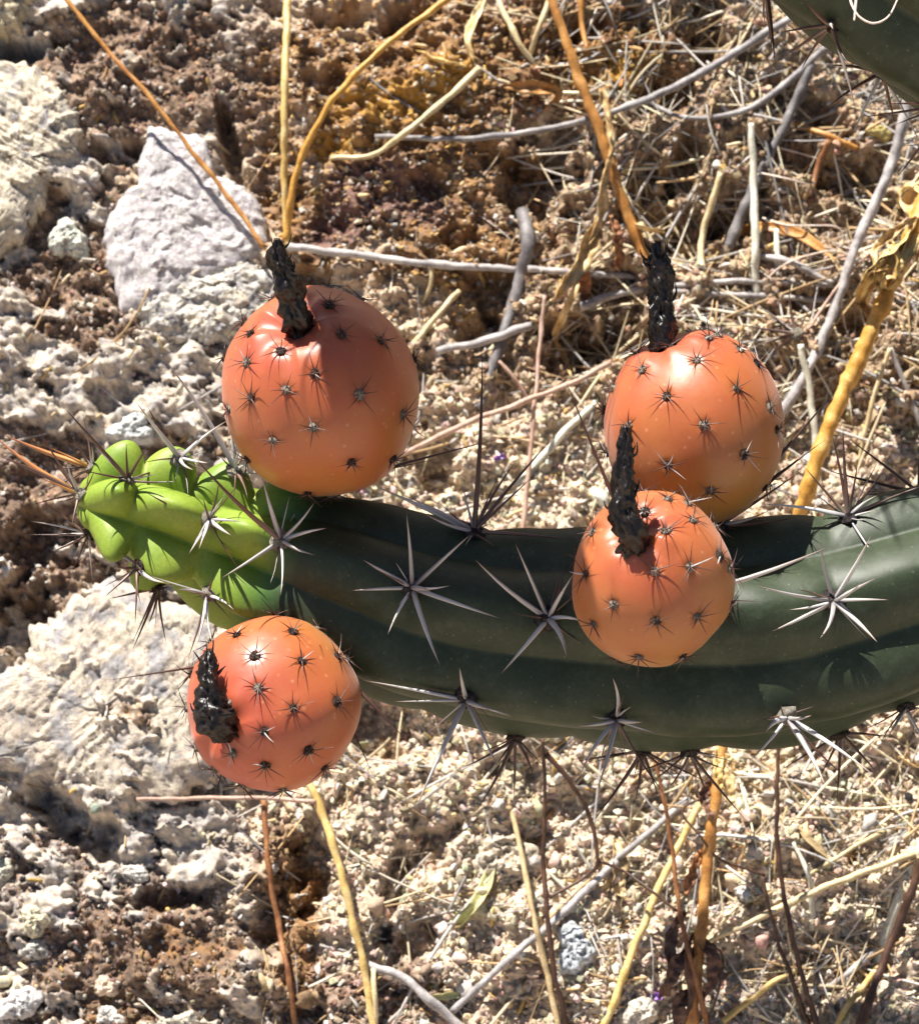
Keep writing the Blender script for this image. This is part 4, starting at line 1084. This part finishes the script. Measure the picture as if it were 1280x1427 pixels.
for i, (pts, w, m) in enumerate([([(835, 300, 50), (815, 350, 52), (785, 395, 50), (768, 420, 44)], 30, M_HUSK), ([(800, 375, 40), (800, 405, 44), (785, 440, 40), (775, 470, 30), (790, 505, 16), (795, 525, 4)], 13, M_HUSK),
                                 ([(815, 370, 30), (812, 405, 30), (800, 450, 16)], 22, M_RUST), ([(780, 470, 24), (815, 490, 22), (838, 530, 12)], 12, M_HUSK)]):
    leaf('leaf_strip', None, None, pts, w, m, 40 + i, parent=hk, crinkle=0.8)

twig('twig', 'long grey twig arching up to the dark olive cactus', 'twig', [(522, 190, 16), (640, 193, 24), (740, 183, 28), (850, 157, 26), (965, 108, 30), (1100, 25, 30)], 8, 14, M_MGREY, G1)
twig('twig', 'bowed grey twig with cut end under the dark olive cactus', 'twig', [(892, 138, 4), (955, 163, 8), (1030, 156, 12), (1090, 120, 20), (1150, 66, 26)], 6, 13, M_MGREY, G1)
twig('twig', 'grey twig lying level behind the largest orange fruit', 'twig', [(400, 343, 6), (500, 355, 10), (600, 368, 10), (720, 375, 10)], 13, 12, M_GREY, G1)
twig('twig', 'thin grey twig continuing level behind the golden leaf', 'twig', [(735, 374, 4), (800, 380, 6), (885, 386, 6)], 11, 10, M_GREY, G1)
twig('twig', 'short pale twig forking down from the level grey twig', 'twig', [(598, 366, 8), (600, 395, 6), (588, 425, 2)], 8, 6, M_STRAW, G1)
twig('twig', 'thick slate grey stick standing between the golden leaf and largest fruit', 'twig', [(728, 295, 14), (735, 340, 16), (722, 400, 16), (698, 475, 12), (668, 570, 2)], 24, 16, M_DGREY, G1)
twig('twig', 'pale grey twig crossing over the thick slate grey stick', 'twig', [(608, 490, 8), (670, 476, 22), (720, 460, 24), (755, 448, 10)], 12, 15, M_GREY, G1)
twig('twig', 'pale grey twig behind the salmon fruit flower', 'twig', [(808, 428, 4), (850, 412, 8), (900, 402, 8)], 14, 12, M_GREY, G1)
twig('twig', 'tan straw piece poking out right of the largest fruit', 'straw', [(570, 488, 2), (600, 450, 8), (640, 405, 4)], 12, 9, M_STRAW, G2)
twig('twig', 'long light grey stick running down from the dark olive cactus edge', 'twig', [(1272, 105, 60), (1243, 225, 56), (1195, 335, 48), (1160, 435, 38), (1120, 525, 26), (1072, 600, 6)], 18, 16, M_GREY, G1)
twig('twig', 'dark grey stick in shade left of the long light grey stick', 'twig', [(1132, 88, 14), (1088, 185, 12), (1055, 250, 8), (1014, 345, 2)], 15, 20, M_DGREY, G1)
twig('straw', 'upright bleached straw over the dark hollow', 'straw', [(1053, 425, 2), (1052, 340, 18), (1050, 260, 20), (1046, 172, 12)], 13, 11, M_WSTRAW, G2, nodes=False)
twig('straw', 'bent pale straw beside the upright bleached straw', 'straw', [(980, 405, 2), (978, 330, 10), (1005, 240, 6)], 12, 10, M_STRAW, G2)
twig('straw', 'short bleached straw in the level twig tangle', 'straw', [(1083, 385, 3), (1082, 320, 10)], 10, 9, M_WSTRAW, G2)
leaf('dry_leaf', 'curved amber blade arching over the dark hollow', 'leaf', [(1012, 330, 6), (1060, 316, 16), (1110, 325, 18), (1165, 362, 6)], 19, M_AMBER, 60, crinkle=0.15, curl=0.4)
leaf('dry_leaf', 'pale tan leaf folded beside the salmon fruit flower', 'leaf', [(945, 375, 2), (950, 350, 10), (985, 345, 12), (1020, 325, 4)], 18, M_TAN, 61, crinkle=0.3)
leaf('dry_leaf', 'tan ribbon leaf dangling left of the long light grey stick', 'leaf', [(1195, 220, 6), (1215, 245, 14), (1222, 285, 4)], 20, M_TAN, 62, crinkle=0.2)
twig('twig', 'amber twig slanting over the shaded hollow under the olive cactus', 'twig', [(1108, 172, 3), (1150, 188, 10), (1195, 208, 3)], 8, 10, M_AMBER, G1)
twig('twig', 'brown curved twig dropping from the amber slanting twig', 'twig', [(1155, 195, 4), (1138, 235, 12), (1125, 285, 3)], 11, 9, M_RUST, G1)
twig('twig', 'upper of two level grey twigs beside the salmon fruit flower', 'twig', [(935, 398, 3), (1030, 392, 12), (1165, 398, 6)], 9, 9, M_GREY, G1)
twig('twig', 'lower of two level grey twigs beside the salmon fruit flower', 'twig', [(935, 406, 2), (1050, 412, 10), (1180, 420, 3)], 11, 8, M_GREY, G1)
twig('twig', 'slanting light grey twig below the amber blade', 'twig', [(1050, 355, 3), (1100, 365, 12), (1160, 395, 4)], 12, 9, M_GREY, G1)
twig('twig', 'dark thin twig leaning against the golden flaky stem', 'twig', [(1125, 460, 4), (1170, 395, 18), (1230, 335, 30), (1285, 285, 40)], 5, 3, M_PINK, G1)
for i, (lab, p) in enumerate([('pale fine thread stalk over the dark hollow', [(1055, 198, 6), (1120, 215, 18), (1190, 236, 4)]), ('lower pale fine thread stalk over the dark hollow', [(1050, 238, 4), (1100, 250, 12), (1130, 258, 3)]),
                              ('curved white thread stalk beside the amber blade', [(1060, 303, 4), (1100, 314, 14), (1165, 316, 10), (1175, 340, 3)]), ('thread stalk looping over the level grey twigs', [(1055, 405, 3), (1090, 370, 20), (1150, 350, 24), (1190, 358, 6)]),
                              ('thin thread stalk hanging beside the long light grey stick', [(1172, 400, 20), (1176, 450, 22), (1195, 510, 3)])]):
    twig('thread_stalk', lab, 'stalk', p, 3.5, 2.5, M_THREAD, 'fine pale thread stalks', sides=5, nodes=False)
gs_, _ = twig('dried_plant', 'golden leaning stem wrapped in flaky husk above the arm', 'stem', [(1100, 770, -5), (1118, 705, 60), (1150, 605, 95), (1190, 515, 110), (1222, 440, 120), (1262, 350, 130), (1300, 240, 130)], 24, 27, M_GOLD, parts=1)
HK = [([(1258, 380, 142), (1228, 388, 152), (1205, 420, 146), (1212, 446, 132)], 24), ([(1288, 300, 146), (1268, 330, 160), (1232, 355, 156), (1204, 392, 146), (1196, 430, 130)], 30), ([(1295, 240, 150), (1268, 285, 160), (1270, 330, 156), (1252, 375, 144)], 28),
      ([(1248, 345, 158), (1222, 380, 158), (1230, 412, 148), (1220, 442, 132)], 18), ([(1284, 262, 158), (1292, 310, 156), (1276, 365, 140)], 22), ([(1240, 335, 160), (1250, 365, 164), (1240, 400, 150)], 14),
      ([(1270, 350, 150), (1240, 372, 164), (1210, 382, 160), (1196, 405, 150)], 12), ([(1250, 390, 146), (1238, 415, 156), (1236, 440, 140)], 12), ([(1275, 300, 160), (1250, 320, 168), (1222, 345, 162), (1218, 372, 152)], 16), ([(1288, 270, 162), (1262, 262, 166), (1252, 290, 160)], 12)]
for i, (pts, w) in enumerate(HK):
    leaf('husk', None, None, pts, w, M_YSTRAW if i % 2 else M_HUSK, 70 + i, parent=gs_, crinkle=1.0, curl=1.2)

# dead spine star lying in the straw
ds = empty('spine_cluster', ground_pt(1110, 465, 10)); tag(ds, 'dead star of dark spines lying in straw right of the salmon fruit', 'spines')
dc = ground_pt(1110, 465, 16)
add_areole(ds, dc, BN, 11, 'w')
for (x, y, l, w) in [(1100, 388, 40, 9), (1040, 418, 30, 8), (1018, 450, 20, 8), (1192, 455, 30, 7), (1050, 482, 20, 8), (1062, 500, 12, 7), (1140, 405, 20, 5), (1075, 470, 40, 6), (1065, 440, 10, 6), (1128, 492, 20, 6)]:
    add_spine(ds, dc, ground_pt(x, y, l), w, 'f')
twig('straw', 'bleached straw hanging under the dead spine star', 'straw', [(1115, 480, 14), (1125, 530, 16), (1135, 600, 10), (1140, 690, 0)], 11, 12, M_WSTRAW, G2, nodes=False)
twig('straw', 'forked pale straw right of the golden leaning stem', 'straw', [(1240, 485, 10), (1215, 560, 10), (1195, 650, 2)], 7, 8, M_STRAW, G2)
twig('twig', 'grey twig crossing near the forked pale straw', 'twig', [(1240, 485, 6), (1262, 540, 10), (1285, 600, 4)], 8, 9, M_GREY, G1)
twig('straw', 'thin knobbly straw standing behind the arm, between the fruits', 'straw', [(728, 740, 20), (738, 640, 40), (745, 560, 50), (752, 480, 50), (758, 412, 46)], 8, 6, M_PINK, G2)
twig('twig', 'long pinkish twig reaching from the largest to the salmon fruit', 'twig', [(548, 640, 20), (650, 590, 50), (740, 556, 60), (800, 532, 56), (850, 505, 40)], 9, 8, M_PINK, G1)
twig('twig', 'small side shoot with white tip on the thin knobbly straw', 'twig', [(738, 560, 40), (715, 525, 44), (695, 503, 40)], 5, 6, M_PINK, G1)
twig('straw', 'pale shadowed straw lying flat behind the arm', 'straw', [(700, 700, 2), (780, 610, 10), (830, 560, 3)], 16, 10, M_WSTRAW, G2)

# lower half
twig('straw', 'thick pale yellow straw running down from the hanging fruit', 'straw', [(428, 1085, 40), (452, 1140, 44), (478, 1230, 36), (505, 1340, 20), (522, 1440, 4)], 13, 12, M_YSTRAW, G2, nodes=False)
twig('straw', 'thinner straw next to the thick pale yellow straw', 'straw', [(520, 1350, 6), (522, 1390, 10), (524, 1440, 3)], 8, 8, M_STRAW, G2)
twig('twig', 'pink level twig touching the underside of the hanging fruit', 'twig', [(190, 1114, 16), (270, 1113, 36), (360, 1112, 44), (440, 1118, 30)], 6, 7, M_PINK, G1)
twig('dried_plant', 'thin rusty stem descending from the hanging fruit', 'stem', [(368, 1110, 40), (372, 1190, 36), (388, 1290, 24), (402, 1360, 12), (412, 1440, 2)], 10, 8, M_RUST)
twig('twig', 'grey twig slanting down beside the thick pale yellow straw', 'twig', [(508, 1342, 4), (560, 1362, 10), (600, 1395, 10), (650, 1440, 3)], 12, 17, M_GREY, G1)
twig('twig', 'grey twig rising toward the dark forked stems', 'twig', [(630, 1410, 2), (700, 1345, 10), (770, 1285, 12), (860, 1200, 4)], 11, 13, M_GREY, G1)
twig('dried_plant', 'dark upright stem under the arm with a side fork', 'stem', [(795, 1450, 0), (775, 1370, 30), (765, 1300, 50), (757, 1200, 70), (759, 1110, 100), (756, 1030, 130)], 9, 6, M_DARK, G3)
twig('dried_plant', 'bent brown shoot arching off the dark upright stem', 'stem', [(760, 1050, 120), (795, 1090, 100), (822, 1140, 84), (832, 1200, 70), (820, 1218, 66), (765, 1252, 62)], 9, 5, M_DARK, G3)
twig('dried_plant', 'tan stalk running beside the dark upright stem', 'stem', [(700, 1075, 10), (722, 1170, 22), (742, 1270, 20), (760, 1350, 14), (780, 1440, 3)], 8, 10, M_TAN)
leaf('curled_leaf', 'curled yellow green leaf on the pale gravel', 'leaf', [(615, 1292, 2), (640, 1290, 6), (665, 1262, 9), (682, 1220, 6), (690, 1185, 2)], 20, M_LEAF, 81, crinkle=0.5, curl=1.3)
leaf('curled_leaf', 'small yellow green leaf fragment beside the grey twigs', 'leaf', [(600, 1390, 2), (630, 1386, 8), (660, 1392, 2)], 13, M_LEAF, 82, crinkle=0.2)
os_, _ = twig('dried_plant', 'rusty orange stem with withered brown leaves below the arm', 'stem', [(962, 1450, 10), (968, 1380, 50), (975, 1310, 70), (985, 1210, 86), (994, 1130, 100), (1008, 1030, 120)], 20, 17, M_AMBER, parts=1)
for i, (pts, w, m) in enumerate([([(972, 1310, 84), (990, 1330, 96), (992, 1355, 92), (980, 1392, 74)], 28, M_WITHER), ([(968, 1325, 80), (940, 1345, 92), (932, 1368, 86), (918, 1392, 70)], 26, M_WITHER), ([(960, 1380, 66), (945, 1400, 80), (950, 1440, 56)], 22, M_WITHER),
                                 ([(955, 1270, 84), (938, 1296, 90), (932, 1330, 82), (940, 1360, 72)], 18, M_WITHER), ([(978, 1185, 96), (964, 1212, 100), (955, 1250, 88)], 18, M_RUST), ([(998, 1060, 122), (1014, 1090, 128), (1016, 1128, 114)], 20, M_HUSK),
                                 ([(992, 1085, 120), (978, 1115, 122), (996, 1140, 108)], 18, M_WITHER), ([(1010, 1050, 126), (1024, 1068, 128), (1040, 1064, 114)], 13, M_HUSK), ([(965, 1300, 86), (956, 1335, 92), (962, 1385, 76), (955, 1425, 52)], 12, M_WITHER), ([(1000, 1040, 124), (1000, 1075, 130), (1006, 1110, 118)], 17, M_YSTRAW)]):
    leaf('withered_leaf', None, None, pts, w, m, 90 + i, parent=os_, crinkle=0.7, curl=0.45)
twig('dried_plant', 'thin reddish stem running along the rusty leafy stem', 'stem', [(992, 1450, 20), (965, 1350, 84), (945, 1260, 92), (933, 1160, 110), (912, 1060, 130)], 10, 6, M_RUST, G3)
twig('dried_plant', 'hair thin stem curling off the rusty leafy stem', 'stem', [(985, 1435, 30), (1003, 1370, 70), (1006, 1330, 76), (985, 1318, 76)], 4, 4, M_DARK, G3)
twig('dried_plant', 'long dark wiry stem dropping from under the arm right side', 'stem', [(1145, 1450, 0), (1120, 1370, 30), (1100, 1290, 50), (1084, 1190, 70), (1082, 1110, 100), (1085, 1030, 130)], 10, 6, M_DARK, G3)
twig('dried_plant', 'second dark wiry stem with a forked top', 'stem', [(1132, 1450, 0), (1105, 1370, 24), (1080, 1300, 40), (1062, 1222, 52)], 8, 6, M_DARK, G3)
twig('dried_plant', 'wiry shoot linking the forked stem to the rusty leafy stem', 'stem', [(1066, 1220, 52), (1035, 1210, 60), (1000, 1196, 76), (975, 1165, 92), (950, 1130, 96), (985, 1110, 100)], 5, 4, M_DARK, G3)
twig('dried_plant', 'fine brown shoot arching left of the rusty leafy stem', 'stem', [(943, 1270, 90), (905, 1240, 80), (870, 1215, 60), (835, 1200, 60)], 5, 5, M_DARK, G3)
twig('straw', 'long yellow straw slanting left of the rusty leafy stem', 'straw', [(975, 1120, 30), (930, 1210, 34), (892, 1300, 26), (850, 1410, 10), (835, 1450, 2)], 10, 14, M_YSTRAW, G2, nodes=False)
twig('straw', 'long pale straw crossing behind the dark wiry stems', 'straw', [(985, 1312, 4), (1060, 1278, 14), (1160, 1232, 16), (1275, 1190, 4)], 11, 12, M_STRAW, G2)
twig('straw', 'yellow straw rising behind the dark wiry stem bases', 'straw', [(1005, 1425, 3), (1070, 1375, 12), (1130, 1340, 3)], 10, 8, M_YSTRAW, G2)
twig('twig', 'dark bark stick leaning along a bleached stick', 'twig', [(1190, 1450, 10), (1225, 1355, 26), (1255, 1280, 34), (1290, 1190, 40)], 15, 13, M_DARK, G1)
twig('twig', 'bleached stick beneath the dark bark stick', 'twig', [(1215, 1360, 6), (1245, 1270, 12), (1285, 1170, 6)], 18, 14, M_WSTRAW, G1)
twig('straw', 'bleached forked straw near the dark wiry stems', 'straw', [(1130, 1295, 2), (1128, 1225, 10), (1105, 1175, 3)], 11, 6, M_WSTRAW, G2)
twig('straw', 'pale straw lying under the bleached forked straw', 'straw', [(1120, 1225, 3), (1190, 1180, 12), (1230, 1160, 3)], 7, 8, M_STRAW, G2)
twig('twig', 'grey twig at the foot of the dark bark stick', 'twig', [(1140, 1385, 2), (1190, 1350, 10), (1240, 1300, 3)], 10, 12, M_GREY, G1)
twig('straw', 'yellow green straw at the dark bark stick foot', 'straw', [(1150, 1450, 2), (1190, 1390, 10), (1230, 1340, 2)], 10, 9, M_YSTRAW, G2)
twig('twig', 'grey twig in gravel left of the rusty leafy stem', 'twig', [(850, 1205, 3), (905, 1160, 12), (960, 1110, 3)], 10, 12, M_GREY, G1)
leaf('dry_leaf', 'curved tan seed pod near the bleached forked straw', 'leaf', [(1115, 1130, 4), (1122, 1165, 12), (1155, 1198, 4)], 18, M_TAN, 110, crinkle=0.1, curl=0.5)
leaf('dry_leaf', 'orange tan leaf lying right of the arm spines', 'leaf', [(1250, 1055, 3), (1270, 1065, 12), (1300, 1075, 3)], 18, M_HUSK, 111, crinkle=0.3)
leaf('dry_leaf', 'crumpled golden leaf beside the bent brown shoot', 'leaf', [(850, 1165, 3), (860, 1195, 14), (858, 1235, 10), (875, 1255, 2)], 26, M_TAN, 112, crinkle=0.6)
leaf('dry_leaf', 'second golden leaf scrap under the crumpled golden leaf', 'leaf', [(838, 1195, 3), (845, 1225, 10), (838, 1255, 2)], 18, M_HUSK, 113, crinkle=0.5)
leaf('dry_leaf', 'twisted yellow leaf scrap on orange moss near the long grey twig', 'leaf', [(580, 70, 3), (610, 85, 12), (650, 92, 3)], 16, M_YSTRAW, 114, crinkle=0.4)
leaf('dry_leaf', 'amber twisted leaf below the tall brown stem top', 'leaf', [(700, 120, 3), (740, 122, 14), (775, 130, 16), (745, 165, 3)], 20, M_AMBER, 115, crinkle=0.5)
leaf('dry_leaf', 'dark amber curled leaf strip over orange moss', 'leaf', [(675, -5, 8), (660, 30, 16), (652, 60, 16), (662, 90, 3)], 14, M_HUSK, 116, crinkle=0.6)
twig('straw', 'curved tan straw crossing the long grey twig', 'straw', [(460, 220, 3), (520, 215, 10), (570, 180, 18), (630, 130, 14), (668, 95, 4)], 8, 12, M_STRAW, G2)
twig('straw', 'pale straw leaning from the top beside the tall brown stem', 'straw', [(690, -10, 14), (715, 45, 14), (745, 90, 3)], 11, 9, M_STRAW, G2)
twig('straw', 'pale straw leaning against the tall brown stem', 'straw', [(770, -10, 20), (750, 40, 20), (738, 75, 4)], 10, 8, M_STRAW, G2)
twig('straw', 'amber straw right of the tall brown stem top', 'straw', [(806, -15, 20), (812, 40, 14), (818, 70, 3)], 11, 7, M_AMBER, G2)
leaf('petal', 'small purple petal on the gravel beside the withered leaves', 'petal', [(905, 1385, 6), (915, 1388, 12), (924, 1386, 8)], 15, M_PETAL, 120, crinkle=0.3)
leaf('petal', 'tiny purple petal on pale soil behind the arm', 'petal', [(688, 640, 4), (696, 637, 8), (704, 636, 5)], 10, M_PETAL, 121, crinkle=0.3)

def fibre(label, pts, r):
    c = catmull(np.array([P(*p) for p in pts]), 40)
    v, f = tube(c, np.linspace(r, r * 0.5, 40), 5, 0.2, 3)
    tag(obj_view('dry_fibre', v, f, M_THREAD), label, 'fibre', 'pale fibres caught on the dark olive cactus')
fibre('pale looped fibre caught on the dark olive cactus', [(1182, -20, 330), (1186, 5, 344), (1198, 24, 352), (1218, 32, 354), (1238, 22, 352), (1252, -5, 344)], 2.0)
fibre('straight bleached fibre inside the looped fibre', [(1194, -20, 336), (1192, 5, 346), (1190, 28, 352)], 2.6)
